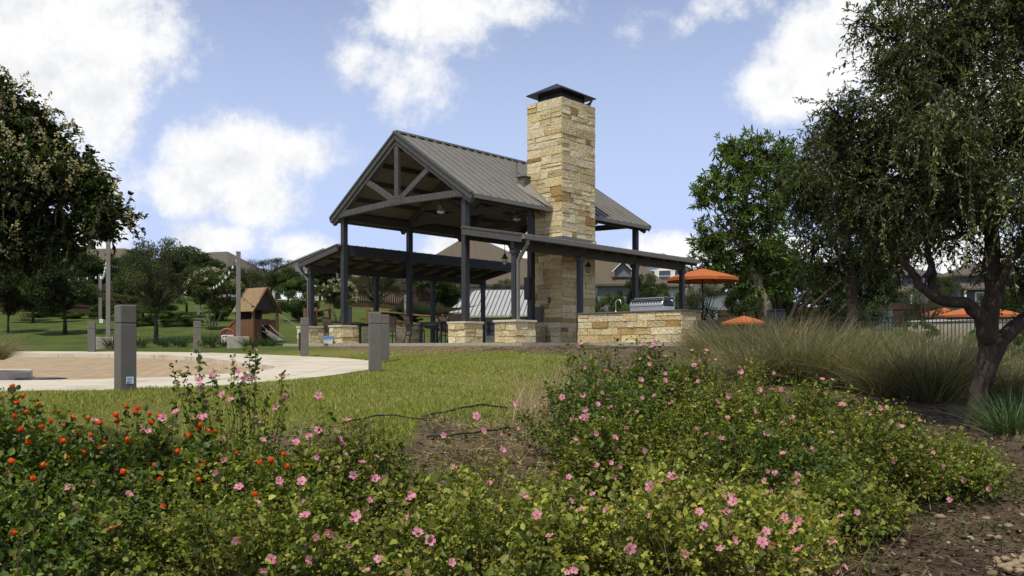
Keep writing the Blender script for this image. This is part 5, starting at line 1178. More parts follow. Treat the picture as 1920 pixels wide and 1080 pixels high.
clump('island_grass', me_muh[1], 'drooping grass clump on the kerbed island at the left edge', 'grass clump', -22, 14.6, .62, None, .3)
def stalks():
    X, Y = .36, 8.6; t = thing('dry_grass_clump', 'clump of dry straw stalks at the left flank of the flower mound', 'grass clump', (X, Y, h(X, Y))); n = 420
    for (dx, dy, k, nm) in ((0, 0, 620, 'straw_blades'),):
        p = np.stack([rng.normal(X, .17, k), rng.normal(Y, .35, k), np.full(k, h(X, Y) - .02)], 1); d = unit(np.stack([rng.normal(.15, .35, k), rng.normal(0, .3, k), np.ones(k)], 1)); v, f = blades(p, d, rng.uniform(.3, .85, k), np.full(k, .006), rng.uniform(.1, .6, k)); np_mesh(nm, v, f, M_STRAW, t, np.repeat(palette(k, [(.40, .31, .17), (.30, .22, .11), (.5, .42, .27)], [3, 2, 2]), 3, 0))
    k = 24; a = np.stack([rng.normal(X + .1, .1, k), rng.normal(Y - .3, .2, k), np.full(k, h(X, Y))], 1); b = a + unit(np.stack([rng.normal(.4, .4, k), rng.normal(-.2, .3, k), np.ones(k)], 1)) * rng.uniform(.4, .8, (k, 1)); v, f = strands(np.stack([a, (a + b) / 2 + rng.normal(0, .04, (k, 3)), b], 1), np.full(k, .006), np.full(k, .002)); np_mesh('woody_stalks', v, f, M_STRAW, t, palette(len(f), [(.3, .22, .13), (.4, .32, .2)], [1, 1]))
stalks()

# ------------------------------------------------------------------ turf, mulch, litter
def turf():
    n = 420000; X = rng.uniform(-9.5, 2.4, n); Y = 7.0 + (25 - 7.0) * rng.random(n) ** 1.5
    t, dry = zones(X, Y); nzv = np.sin(X * 1.9 + Y * .7) * np.sin(Y * 1.3 - X * .8) + .5 * np.sin(X * 5.1) * np.sin(Y * 4.3)
    keep = (rng.random(n) < t * (1 - .6 * dry) * (.8 + .25 * nzv)) & ~inpoly(X, Y, OUTER) & ~inpoly(X, Y, SLABP) & (X > -Y * .62 - .4)
    keep |= (rng.random(n) < .02) & (Y > 7) & ~inpoly(X, Y, OUTER) & ~inpoly(X, Y, SLABP)
    X, Y = X[keep], Y[keep]; nzv = nzv[keep]; dry = dry[keep]; n = len(X); Z = H(X, Y)
    od = polydist(X, Y, OUTER); Z = np.where(od < 1.2, Z * np.clip(od / 1.2, 0, 1) + (walk_z(Y) - .03) * (1 - np.clip(od / 1.2, 0, 1)), Z)
    p = np.stack([X, Y, Z - .012], 1); d = unit(np.stack([rng.normal(0, .5, n), rng.normal(0, .5, n), np.ones(n)], 1)); L = rng.uniform(.03, .075, n) * (1 + .35 * nzv); s = unit(np.cross(d, rdir(n))) * (rng.uniform(.003, .006, n) * (1 + Y * .05))[:, None]
    v = np.stack([p - s, p + s, p + d * L[:, None]], 1).reshape(-1, 3); f = np.arange(n * 3).reshape(-1, 3)
    pd = .16 + .22 * (nzv < -.3) + .5 * dry + .1 * np.sin(X * .9 + 2) * np.sin(Y * .6); isd = rng.random(n) < pd
    c = palette(n, [(.24, .29, .048), (.31, .345, .06), (.37, .37, .085), (.17, .20, .036)], [4, 4, 2, 3], .15); c[isd] = palette(isd.sum(), [(.44, .36, .17), (.35, .28, .11), (.5, .42, .24)], [3, 3, 1])
    tag(np_mesh('lawn_grass', v, f, M_BLADE, None, c), 'short green and straw-coloured lawn grass before the pavilion', 'grass', kind='stuff')
turf()
def mulch():
    n = 90000; X = rng.uniform(-5, 11, n); Y = 3.2 + 22 * rng.random(n) ** 1.6; t, dry = zones(X, Y)
    keep = (t < .5) & ~inpoly(X, Y, OUTER) & ~inpoly(X, Y, SLABP) & (np.abs(X) < Y * .66 + .5); X, Y = X[keep], Y[keep]; n = len(X)
    p = np.stack([X, Y, H(X, Y) + rng.uniform(.004, .03, n)], 1); d = rdir(n); d[:, 2] *= .25; d = unit(d); L = rng.lognormal(-3.85, .45, n); s = unit(np.cross(d, unit(np.array([0, 0, 1.]) + rng.normal(0, .35, (n, 3))))) * (L * rng.uniform(.12, .35, n))[:, None]; e = d * L[:, None]
    v = np.stack([p - s - e * .5, p + s - e * .4, p + s * .7 + e * .5, p - s * .8 + e * .45], 1).reshape(-1, 3); f = np.arange(n * 4).reshape(-1, 4)
    c = palette(n, [(.045, .03, .02), (.085, .06, .038), (.14, .10, .065), (.30, .25, .18), (.02, .014, .01)], [6, 6, 3, 1, 4], .2)
    tag(np_mesh('wood_mulch', v, f, M_STRAW, None, c), 'dark shredded wood mulch over the planting beds', 'mulch', kind='stuff')
    n = 24000; X = rng.uniform(1.2, 6.5, n); Y = 3.9 + 10 * rng.random(n) ** 1.5; p = np.stack([X, Y, H(X, Y) + rng.uniform(.004, .022, n)], 1); d = rdir(n); d[:, 2] *= .2; d = unit(d); L = rng.lognormal(-4.1, .5, n); s = unit(np.cross(d, unit(np.array([0, 0, 1.]) + rng.normal(0, .35, (n, 3))))) * (L * rng.uniform(.1, .4, n))[:, None]; e = d * L[:, None]
    v = np.stack([p - s - e * .5, p + s - e * .4, p + s * .7 + e * .5, p - s * .8 + e * .45], 1).reshape(-1, 3); f = np.arange(n * 4).reshape(-1, 4)
    tag(np_mesh('wood_chips', v, f, M_STRAW, None, palette(n, [(.06, .042, .026), (.11, .08, .05), (.2, .15, .095), (.40, .34, .25), (.025, .018, .012)], [6, 6, 3, 1.2, 4], .2)), 'dry bark chips and litter on the soil at the bottom right', 'litter', kind='stuff')
    n = 9000; X = rng.uniform(-1.9, 1.1, n); Y = rng.uniform(5.0, 9.0, n); t, dry = zones(X, Y); q = (np.sin(X * 2.3 + 1) * np.sin(Y * 1.9) > -.35) & (t < .6); X, Y = X[q], Y[q]; n = len(X); p = np.stack([X, Y, H(X, Y) + .008], 1); d = rdir(n, .12); d[:, 2] = np.abs(d[:, 2]) * .5; d = unit(d)
    v, f = blades(p, d, rng.uniform(.05, .17, n), rng.uniform(.003, .006, n), rng.uniform(.05, .3, n), 3); tag(np_mesh('dry_straw', v, f, M_STRAW, None, np.repeat(palette(n, [(.42, .33, .18), (.30, .22, .11), (.5, .42, .26), (.2, .14, .08)], [4, 3, 2, 2]), 2, 0)), 'dry tan straw lying over the bare soil patch', 'straw', kind='stuff')
    n = 5200; X = np.concatenate([rng.uniform(-1.8, 1.0, 3200), rng.uniform(1.5, 4.5, 2000)]); Y = np.concatenate([rng.uniform(5.2, 8.4, 3200), rng.uniform(4, 7, 2000)]); p = np.stack([X, Y, H(X, Y) + .004], 1); p[:, :2] += np.sin(p[:, 1::-1] * 7) * .08
    k = 5; p = np.repeat(p, k, 0); n *= k; v, f = leaf_arrays(p, rdir(n, .7), rdir(n, 1.2), rng.uniform(.012, .032, n), rng.uniform(.006, .014, n))
    q = (np.sin(p[:, 0] * 3.1) * np.sin(p[:, 1] * 2.7) > .1); q2 = np.repeat(q, 2); keepv = np.repeat(q, 6); idx = np.cumsum(keepv) - 1
    tag(np_mesh('ground_weeds', v[keepv], idx[f[q2]], M_LEAF, None, np.repeat(palette(q.sum(), [(.06, .10, .025), (.10, .13, .03), (.16, .14, .05)], [3, 3, 1]), 2, 0)), 'small creeping weeds on the bare soil', 'weeds', kind='stuff')
mulch()
def rocks():
    lst = [(1885, 1035, .05), (1905, 1052, .055), (1870, 1048, .045), (1918, 1040, .05), (1895, 1062, .05), (1915, 1070, .055), (1880, 1066, .045), (1922, 1015, .05), (1912, 1028, .045), (1868, 1033, .036), (1890, 1078, .05), (1935, 1055, .06), (1855, 1076, .035), (1912, 1085, .05)]
    for i, (px, py, r) in enumerate(lst):
        Y = 4.35 - (py - 1040) * .004; p = P(px, py, Y); r *= .52; p.z = h(p.x, p.y) + r * .35
        t = MB(); t.ico(p, r, 2, (random.uniform(.9, 1.4), random.uniform(.8, 1.1), random.uniform(.6, .8)), .1, random.uniform(0, 3)); o = t.build('river_rock', M_ROCK); tag(o, 'rounded tan river rock in the heap at the bottom right corner', 'rock', 'river rocks heaped in the corner')
    for px, py, r, lab in [(1870, 1030, .026, 'pale egg-shaped stone lying just left of the rock heap'), (1856, 1028, .02, 'small reddish pointed stone left of the rock heap'), (1891, 1008, .026, 'split tan stone above the rock heap'), (1848, 995, .022, 'orange-tan stone by the green weeds'), (1650, 1000, .034, 'flat pale stone on the bare soil below the mound'), (1762, 997, .028, 'grey-white stone at the foot of the mound'), (1690, 1045, .028, 'half-buried white stone near the bottom edge')]:
        Y = -(-1.17 + .0) * F / (py - YH); p = P(px, py, Y); p.z = h(p.x, p.y) + r * .3; t = MB(); t.ico(p, r, 2, (1.3, .9, .6), .14, random.uniform(0, 3)); tag(t.build('loose_stone', M_ROCK), lab, 'rock')
rocks()
def hose(pts, label, r=.008):
    t = MB(); q = []
    P3 = [Vector((x, y, 0)) for x, y in pts]
    for i in range(len(P3) - 1):
        a, b, c, d = P3[max(i - 1, 0)], P3[i], P3[i + 1], P3[min(i + 2, len(P3) - 1)]
        for k in range(8): s = k / 8; q.append(.5 * ((2 * b) + (c - a) * s + (2 * a - 5 * b + 4 * c - d) * s * s + (3 * b - a - 3 * c + d) * s ** 3))
    q.append(P3[-1]); n = len(q); t.tube([Vector((v.x, v.y, h(v.x, v.y) + r + .012 + .004 * math.sin(i * .9) + .03 * math.sin(math.pi * i / n))) for i, v in enumerate(q)], r, 7); tag(t.build('drip_hose', M_RUBBER), label, 'hose', 'black drip irrigation hoses lying on the soil')
g = lambda px, py, Y: ((px - 960) / F * Y, Y)
hose([g(640, 0, 7.9), g(700, 0, 8.15), g(740, 0, 8.2), g(800, 0, 8.0)], 'black drip hose at the left side of the bare soil patch')
hose([g(800, 0, 8.3), g(860, 0, 8.5), g(905, 0, 8.75), g(950, 0, 8.8)], 'black drip hose crossing the upper part of the bare soil patch', .011)
hose([g(800, 0, 7.3), g(860, 0, 7.3), g(910, 0, 7.45), g(955, 0, 7.8)], 'black drip hose at the lower edge of the bare soil patch', .010)
hose([g(905, 0, 21.5), g(925, 0, 21.9), g(950, 0, 21.6)], 'short black drip hose end on the dry grass before the pavilion')
hose([g(1110, 0, 20.3), g(1140, 0, 20.9), g(1180, 0, 20.4)], 'black drip hose arching over the mulch in front of the stone counter')
hose([g(1620, 0, 5.3), g(1680, 0, 5.7), g(1740, 0, 5.9)], 'dark root-like hose on the soil at the bottom right', .018)

# ------------------------------------------------------------------ near trees
def bez(pts, n=5):
    q = []; P3 = [Vector(p[:3]) for p in pts]; rs = [p[3] for p in pts]; r = []
    for i in range(len(P3) - 1):
        a, b, c, d = P3[max(i - 1, 0)], P3[i], P3[i + 1], P3[min(i + 2, len(P3) - 1)]
        for k in range(n): s = k / n; q.append(.5 * ((2 * b) + (c - a) * s + (2 * a - 5 * b + 4 * c - d) * s * s + (3 * b - a - 3 * c + d) * s ** 3)); r.append(rs[i] * (1 - s) + rs[i + 1] * s)
    return q + [P3[-1]], r + [rs[-1]]
def near_tree(name, label, trunks, blobs, Y0, ntw, tl, npl, L, asp, pal, wts, lm, bark, droop=.2, group=None, tuft=False, strands_=(), base=None, cat='tree', edge=.55):
    """trunks: pixel polylines (px,py,dY,r px); blobs: (px,py,r px,dY)"""
    b0 = trunks[0][0]; bp = P(b0[0], b0[1], Y0 + b0[2]); t = thing(name, label, cat, bp, group=group)
    nodes = []; mb = MB()
    for tr in trunks:
        pts = [(*P(px, py, Y0 + dy), rp / F * Y0) for px, py, dy, rp in tr]
        q, r = bez(pts); q = [v + Vector((random.gauss(0, .012), random.gauss(0, .012), 0)) for v in q]
        if tr is trunks[0]: q.insert(0, Vector((q[0].x, q[0].y, min(q[0].z - .25, h(q[0].x, q[0].y) - .1)))); r.insert(0, r[0] * 1.2)
        mb.tube(q, r, 12); nodes += list(zip(q, r))
    if len(trunks) > 1: pass
    mb.build('trunk', bark, t)
    nd = np.array([list(p) for p, r in nodes if True]); br = []; tw = []; bl = MB()
    for bx, by, rp, dy in blobs:
        c = np.array(P(bx, by, Y0 + dy)); rr = rp / F * Y0; i = np.argmin(((nd - c) ** 2).sum(1) + np.where(nd[:, 2] < t.location.z + 1.0, 9, 0)); s = nd[i]
        m = s * .5 + c * .5 + np.array([0, 0, .1 * rr]) + rng.normal(0, .08 * rr, 3); r0 = min(nodes[i][1] * .7, .05 * max(rr, .4)); bl.tube([Vector(s), Vector(s * .25 + m * .75 + rng.normal(0, .05 * rr, 3)), Vector(m), Vector(c)], [r0, r0 * .75, r0 * .6, r0 * .35], 6)
        k = max(8, int(ntw * rp * rp / 6000 * 60)); d = rdir(k); rad = rr * rng.random((k, 1)) ** .42; ns = max(5, int(rr * rr * 13 * (1000 / (F / Y0 * 60)) ** 0)); sc_ = c + rdir(ns) * rr * rng.random((ns, 1)) ** .4 * np.array([1, 1, .9]); p = np.where(rng.random((k, 1)) < .78, sc_[rng.integers(0, ns, k)] + rng.normal(0, .14 * rr, (k, 3)), c + d * rad * np.array([1, 1.0, .9]))
        j = rng.choice(k, min(k, 18)); e = p[j]; br.append(np.stack([np.repeat(c[None], len(j), 0) * .9 + s * .1, (c + e) / 2 + rng.normal(0, .07 * rr, (len(j), 3)), e], 1))
        tw.append((p, unit(d * edge + rdir(k) * .7 + np.array([0, 0, -droop]))))
    bl.build('limbs', bark, t)
    v, f = strands(np.concatenate(br), np.full(sum(len(b) for b in br), .012 * Y0 / 10), np.full(sum(len(b) for b in br), .003)); np_mesh('branches', v, f, bark, t)
    p = np.concatenate([a for a, b in tw]); d = np.concatenate([b for a, b in tw]); k = len(p); ll = tl * rng.uniform(.5, 1.3, k)
    tt = np.linspace(0, 1, 4)[None, :, None]; path = p[:, None] + d[:, None] * ll[:, None, None] * tt - np.array([0, 0, 1.]) * (droop * ll)[:, None, None] * tt ** 2
    v, f = strands(path, np.full(k, .004 * Y0 / 10), np.full(k, .0015)); np_mesh('twigs', v, f, M_STEM, t)
    def leaves(path, npl, L, pal, wts):
        k = len(path); n = k * npl; ki = np.repeat(np.arange(k), npl); x = rng.beta(2.5, 1, n) if tuft else rng.random(n); fl = x * 3; i0 = np.minimum(fl.astype(int), 2); w = (fl - i0)[:, None]
        lp = path[ki, i0] * (1 - w) + path[ki, i0 + 1] * w; td = unit(path[ki, 3] - path[ki, 0]); ld = unit(rdir(n) * (1.0 if tuft else .9) + td * .8); nr = unit(rdir(n) * .7 + np.array([0, 0, 1.])); LL = L * rng.lognormal(-.06, .28, n)
        # every twig has its own tone: young growth light, old growth dark
        tone = rng.lognormal(0, .28, k)[ki][:, None]; c = np.clip(palette(n, pal, wts, .14) * tone, .005, .6)
        return (*leaf_arrays(lp, ld, nr, LL, LL * asp), np.repeat(c, 2, 0))
    v, f, c = leaves(path, npl, L, pal, wts); np_mesh('crown', v, f, lm, t, c)
    if strands_:
        pp = []
        for px, py, dy, ln, lean in strands_:
            s = np.array(P(px, py, Y0 + dy)); e = np.array([0, 0, -1.0]) + np.array([lean, rng.normal(0, .1), 0]); pp.append([s, s + np.array([lean * .3, 0, .02]) * ln + e * ln * .25, s + e * ln * .6, s + e * ln])
        pp = np.array(pp); v, f = strands(pp, np.full(len(pp), .004), np.full(len(pp), .0015)); np_mesh('hanging_shoots', v, f, M_STEM, t)
        v, f, c = leaves(pp, 34, L * 1.05, [(.16, .19, .07), (.22, .24, .10), (.11, .14, .05)], [3, 2, 2]); np_mesh('hanging_leaves', v, f, lm, t, c)
    return t
OAK = [(.052, .072, .024), (.08, .105, .034), (.12, .148, .05), (.034, .046, .016), (.19, .215, .085)]
near_tree('evergreen_oak', 'large dark evergreen oak with rough trunk and wide drooping crown at the right', 
    [[(1824, 808, 0, 20), (1836, 740, 0, 17), (1848, 680, 0, 16), (1855, 620, 0, 16), (1862, 540, 0, 17), (1858, 440, .1, 13), (1850, 330, .2, 9), (1840, 200, .2, 5)],
     [(1852, 640, 0, 17), (1842, 600, -.05, 15), (1815, 570, -.1, 11), (1780, 566, -.1, 10), (1742, 552, -.1, 8.5), (1715, 520, 0, 7.5), (1690, 480, 0, 7), (1660, 410, .1, 5), (1640, 330, .2, 3)],
     [(1750, 556, -.1, 9), (1750, 520, -.05, 7), (1742, 480, 0, 6), (1738, 430, .1, 5), (1725, 350, .1, 3)],
     [(1846, 720, 0, 14), (1872, 650, .1, 15), (1905, 610, .2, 14), (1950, 580, .3, 12), (2000, 500, .4, 9), (2015, 400, .4, 6), (2000, 300, .4, 4), (2020, 180, .4, 2)],
     [(1860, 560, 0, 10), (1890, 500, -.2, 8), (1930, 430, -.3, 6), (1960, 330, -.3, 4)]],
    [(1625, 330, 100, .3), (1590, 235, 68, .2), (1560, 290, 48, 0), (1700, 210, 115, .4), (1690, 95, 90, .2), (1640, 45, 45, 0), (1790, 60, 115, .3), (1890, 110, 130, 0), (1850, 280, 140, .6), (1740, 350, 115, -.3), (1660, 430, 70, .3), (1900, 400, 130, -.4), (1965, 240, 140, .3), (1960, 40, 130, .5), (1800, 440, 75, .4), (1780, 200, 110, -.5), (1930, 480, 70, .2), (1760, -40, 120, .2), (1880, -50, 140, .4), (1690, 300, 90, .7), (2010, 330, 100, .4), (2040, 180, 110, .3), (2060, 420, 80, .4), (1560, 205, 32, 0), (1600, 400, 55, .5), (1745, 420, 60, 0)],
    10, 3.7, .34, 18, .046, .36, OAK, (5, 5, 4, 4, 1.5), M_OAKLEAF, M_BARK, .22, strands_=[(1742, 190, -1.4, .9, .1), (1760, 200, -1.4, 1.1, -.05), (1800, 240, -1.3, 1.3, .15), (1770, 300, -1.5, .8, .3), (1860, 350, -1.3, .8, -.1), (1880, 360, -1.3, 1.1, .05), (1900, 180, -1.4, .7, .3), (1780, 180, -1.4, 1.0, -.2), (1830, 420, -1.3, .5, -.4), (1735, 240, -1.4, .5, -.3), (1650, 400, -1, .6, .1), (1910, 260, -1.4, .9, -.2)])
bird(P(1748, 518, 9.9), .5, 0, 'black long-tailed bird perched on the low limb of the big tree', tail=1.3, tilt=-32)
BR2 = [(.085, .135, .026), (.125, .19, .036), (.06, .095, .02), (.18, .235, .055)]
near_tree('narrow_leaf_tree', 'bright green tree with tufted narrow leaves and a leaning trunk right of the parasol',
    [[(1447, 612, 0, 10), (1436, 570, 0, 9), (1420, 530, 0, 8), (1405, 480, 0, 6), (1398, 420, 0, 4.5), (1392, 350, .1, 2.5)], [(1425, 545, 0, 5), (1428, 500, .1, 4.5), (1445, 440, .1, 3.5), (1455, 360, .2, 2)], [(1405, 480, 0, 4), (1375, 430, -.1, 3), (1345, 380, -.1, 2)]],
    [(1392, 305, 48, .1), (1430, 290, 42, .2), (1466, 310, 44, .3), (1340, 352, 36, 0), (1318, 372, 22, 0), (1365, 285, 26, .1), (1400, 375, 55, -.2), (1455, 390, 55, .3), (1335, 440, 30, -.2), (1375, 450, 50, .1), (1440, 470, 52, .2), (1340, 495, 38, 0), (1400, 515, 45, .3), (1460, 520, 45, .2), (1320, 465, 22, 0), (1490, 340, 40, .4)],
    38, 5.6, .45, 15, .25, .19, BR2, (4, 4, 4, 1.2), M_LEAF, M_BARKP, .0, tuft=True)
OLV = [(.045, .075, .022), (.065, .10, .028), (.033, .052, .016), (.10, .135, .045)]
near_tree('fine_leaved_tree', 'olive fine-leaved tree with a straight grey trunk between the bright tree and the big oak',
    [[(1595, 640, 0, 13), (1598, 580, 0, 11), (1594, 510, 0, 9), (1590, 440, 0, 7), (1585, 350, 0, 4)], [(1597, 560, 0, 6), (1620, 500, .1, 5), (1640, 430, .2, 3)], [(1594, 520, 0, 6), (1560, 450, -.1, 4), (1535, 380, 0, 2.5)]],
    [(1520, 300, 42, .2), (1560, 280, 50, .4), (1540, 370, 62, 0), (1600, 350, 80, .2), (1500, 400, 45, .2), (1570, 440, 65, -.1), (1620, 400, 60, -.2), (1560, 350, 60, -.3), (1640, 520, 50, .1), (1680, 470, 55, 0), (1500, 340, 35, 0), (1650, 380, 60, .4), (1640, 440, 75, .3), (1520, 470, 48, .2), (1600, 500, 50, .3), (1660, 500, 45, .4), (1690, 440, 50, .4), (1555, 500, 35, .2), (1510, 350, 40, .3)],
    19, 3.8, .4, 13, .095, .28, OLV, (4, 4, 4, 1), M_LEAF, M_BARK, .2)
near_tree('crooked_tree', 'low multi-stemmed tree with crooked bare branches and dark feathery foliage over the pool fence',
    [[(1478, 612, 0, 7), (1492, 585, 0, 6), (1518, 560, 0, 4.5), (1525, 520, 0, 3.5), (1535, 480, 0, 2)], [(1476, 614, 0, 4.5), (1495, 570, -.1, 3.5), (1515, 545, -.1, 2.8), (1540, 510, -.1, 2)], [(1508, 620, -.3, 3.5), (1555, 600, -.3, 3.2), (1590, 570, -.3, 2.8), (1625, 545, -.2, 2.2), (1665, 500, -.1, 1.5)], [(1520, 575, 0, 3), (1560, 540, .1, 3), (1610, 500, .2, 2)]],
    [(1530, 530, 32, .4), (1570, 545, 34, .3), (1605, 560, 26, 0), (1580, 510, 36, .5), (1545, 565, 24, .3), (1630, 540, 20, .2), (1500, 500, 30, .3)],
    22, 3.4, .35, 14, .10, .2, [(.03, .05, .02), (.045, .07, .025), (.07, .095, .035)], (4, 4, 1), M_LEAF, M_BARK, .15)
near_tree('shade_oak', 'dark round oak with a forked trunk just left of the litter bin',
    [[(1462, 604, 0, 7), (1460, 570, 0, 6), (1456, 540, 0, 5), (1452, 500, 0, 3)], [(1461, 585, 0, 4), (1440, 550, 0, 3), (1425, 520, 0, 2)]],
    [(1420, 500, 40, 0), (1460, 480, 46, 0), (1500, 500, 40, .2), (1390, 515, 26, 0), (1440, 530, 30, .3), (1490, 535, 26, .3), (1360, 505, 22, .2)],
    42, 4.2, .5, 12, .17, .45, [(.028, .042, .015), (.04, .06, .02), (.06, .085, .03)], (4, 4, 1.5), M_LEAF, M_BARK, .1)
CM = [(.035, .055, .014), (.055, .085, .02), (.085, .115, .027), (.09, .075, .02), (.025, .038, .011)]
def myrtle():
    t = near_tree('flowering_myrtle', 'dark leafy tree with creamy blossom clusters reaching in from the left edge', 
        [[(-330, 745, 0, 30), (-290, 600, 0, 22), (-200, 480, 0, 16), (-90, 400, 0, 11), (20, 360, 0, 7), (110, 370, 0, 4)], [(-290, 600, 0, 14), (-180, 400, 0, 11), (-80, 270, 0, 7), (10, 210, 0, 4)]],
        [(30, 225, 58, 0), (80, 275, 62, .2), (-10, 330, 95, -.2), (110, 345, 68, 0), (60, 420, 66, .2), (160, 375, 38, 0), (195, 400, 26, -.1), (232, 412, 18, -.1), (150, 310, 26, .1), (15, 170, 30, .1), (-70, 230, 120, .2), (-90, 400, 130, 0), (105, 440, 34, 0), (20, 465, 40, 0), (170, 425, 24, 0), (200, 418, 20, 0), (135, 450, 32, 0), (60, 472, 30, 0), (215, 395, 16, 0), (-160, 320, 150, .4), (185, 345, 14, 0), (205, 372, 14, 0)],
        6, 5.4, .15, 16, .034, .55, CM, (5, 5, 2, 1, 4), M_OAKLEAF, M_BARKP, .15)
    BL = [(30, 225, 58, 0), (80, 275, 62, .2), (-10, 330, 95, -.2), (110, 345, 68, 0), (60, 420, 66, .2), (160, 375, 38, 0), (195, 400, 26, -.1), (232, 412, 18, -.1), (150, 310, 26, .1), (15, 170, 30, .1), (105, 440, 34, 0), (20, 465, 40, 0)]
    def hit(px, py):
        d = np.array([(px - 960) / F, 1.0, (YH - py) / F]); best = None
        for bx, by, rp, dy in BL:
            c = np.array(P(bx, by, 6 + dy)); r = rp / F * 6 * 1.18; o = EYE - c; A = d @ d; B = o @ d; D = B * B - A * (o @ o - r * r)
            if D > 0:
                t_ = (-B - math.sqrt(D)) / A
                if best is None or t_ < best: best = t_
        return EYE + d * ((best or 5.9) - .02)
    ps = []
    for px, py in [(20, 165), (12, 140), (45, 150), (60, 170), (88, 190), (28, 200), (8, 245), (20, 262), (35, 270), (70, 240), (92, 215), (80, 260), (105, 265), (120, 235), (135, 240), (150, 262), (48, 300), (70, 312), (85, 325), (60, 330), (88, 345), (140, 310), (155, 318), (125, 280), (105, 225), (188, 322), (215, 350), (222, 362), (145, 430), (155, 420), (30, 450), (35, 465), (10, 475), (130, 345), (240, 408), (250, 418), (30, 425), (60, 470), (100, 300), (0, 200)]:
        c = hit(px, py); n = 34; ax = unit(np.array([random.gauss(.2, .4), random.gauss(-.3, .3), .9])); f = rng.random(n); ps.append(c + ax * (f[:, None] - .4) * .115 + rng.normal(0, .019, (n, 3)) * (1.2 - f[:, None]))
    p = np.concatenate(ps); n = len(p); v, f = leaf_arrays(p, rdir(n), rdir(n), rng.uniform(.011, .021, n), rng.uniform(.01, .017, n)); tag(np_mesh('blossoms', v, f, M_PETAL, t, np.repeat(palette(n, [(.52, .47, .34), (.42, .36, .20), (.62, .58, .47), (.28, .23, .10)], [4, 3, 1, 2]), 2, 0)), kind='stuff')
myrtle()

# ------------------------------------------------------------------ trees further off
def tree_proto(kind, seed):
    """unit tree (height 1) as three meshes: trunk, crown, blossoms"""
    global rng; old = rng; rng = np.random.default_rng(seed); rs = random.Random(seed)
    tr = MB(); nst = {'oak': 1, 'myrtle': 4, 'column': 1, 'bush': 5, 'airy': 1}[kind]; cz, rx, rz_ = {'oak': (.64, .40, .34), 'myrtle': (.64, .36, .32), 'column': (.55, .2, .44), 'bush': (.5, .5, .46), 'airy': (.62, .34, .38)}[kind]
    for k in range(nst):
        a = k * 6.28 / nst; e = .0 if nst == 1 else .16; tr.tube([(e * .15 * math.cos(a), e * .15 * math.sin(a), -.03), (e * .5 * math.cos(a), e * .5 * math.sin(a), .16), (e * math.cos(a) + .01, e * math.sin(a), .34), (e * 1.5 * math.cos(a), e * 1.5 * math.sin(a), .7)], [.024 if nst == 1 else .012, .017 if nst == 1 else .01, .013 if nst == 1 else .008, .003], 7)
    cl = []
    ncl = 34 if kind != 'airy' else 44
    for _ in range(ncl):
        d = rdir(1)[0]; q = rng.random() ** .4; c = np.array([d[0] * rx * q, d[1] * rx * q, cz + d[2] * rz_ * q]); s = rng.uniform(.45, 1) * (.13 if kind != 'airy' else .10); cl.append((c, s))
        tr.tube([(0, 0, .32), tuple(c * .6 + np.array([0, 0, .12])), tuple(c)], [.007, .005, .002], 5)
    P_, T_ = [], []
    for c, s in cl:
        n = int(900 * (s / .13) ** 2 * (1 if kind != 'airy' else .75)); d = rdir(n); P_.append(c + d * s * rng.random((n, 1)) ** .45 * np.array([1.15, 1.15, .85])); T_.append(np.full(n, rng.lognormal(0, .25)))
    p = np.concatenate(P_); n = len(p); L = rng.uniform(.014, .032, n) * (1 if kind != 'airy' else .8)
    pal = {'oak': [(.035, .05, .016), (.05, .07, .022), (.075, .095, .03)], 'myrtle': [(.05, .07, .02), (.075, .10, .03), (.10, .12, .04)], 'column': [(.03, .055, .018), (.045, .075, .022), (.06, .09, .03)], 'bush': [(.06, .10, .025), (.09, .14, .035), (.045, .075, .02)], 'airy': [(.045, .058, .02), (.065, .08, .028), (.095, .11, .04)]}[kind]
    c = palette(n, pal, [4, 4, 2], .16) * np.concatenate(T_)[:, None]
    v, f = leaf_arrays(p, unit(rdir(n) + unit(p - np.array([0, 0, cz])) * .4), rdir(n, .8), L, L * (.6 if kind != 'airy' else .35))
    o1 = tr.build('trunk', M_BARK if kind != 'myrtle' else M_BARKP); o2 = np_mesh('crown', v, f, M_LEAF, None, np.repeat(c, 2, 0)); res = [o1.data, o2.data]; bpy.data.objects.remove(o1); bpy.data.objects.remove(o2)
    if kind == 'myrtle':
        q = []
        for _ in range(75):
            d = rdir(1, .5)[0]; cc = np.array([d[0] * rx * 1.05, d[1] * rx * 1.05, cz + d[2] * rz_ * 1.08]); q.append(cc + rng.normal(0, .014, (16, 3)))
        q = np.concatenate(q); n = len(q); v, f = leaf_arrays(q, rdir(n), rdir(n), rng.uniform(.01, .02, n), rng.uniform(.008, .016, n)); o = np_mesh('blossoms', v, f, M_PETAL, None, np.repeat(palette(n, [(.62, .60, .48), (.5, .46, .33)], [2, 1]), 2, 0)); res.append(o.data); bpy.data.objects.remove(o)
    rng = old; return res
PROTO = {'oak': [tree_proto('oak', 1), tree_proto('oak', 2)], 'myrtle': [tree_proto('myrtle', 3), tree_proto('myrtle', 4)], 'column': [tree_proto('column', 5)], 'bush': [tree_proto('bush', 6)], 'airy': [tree_proto('airy', 7), tree_proto('airy', 8)]}
NAMES = {'oak': 'oak_tree', 'myrtle': 'crape_myrtle', 'column': 'upright_tree', 'bush': 'leafy_bush', 'airy': 'airy_oak_tree'}
_ct = {}
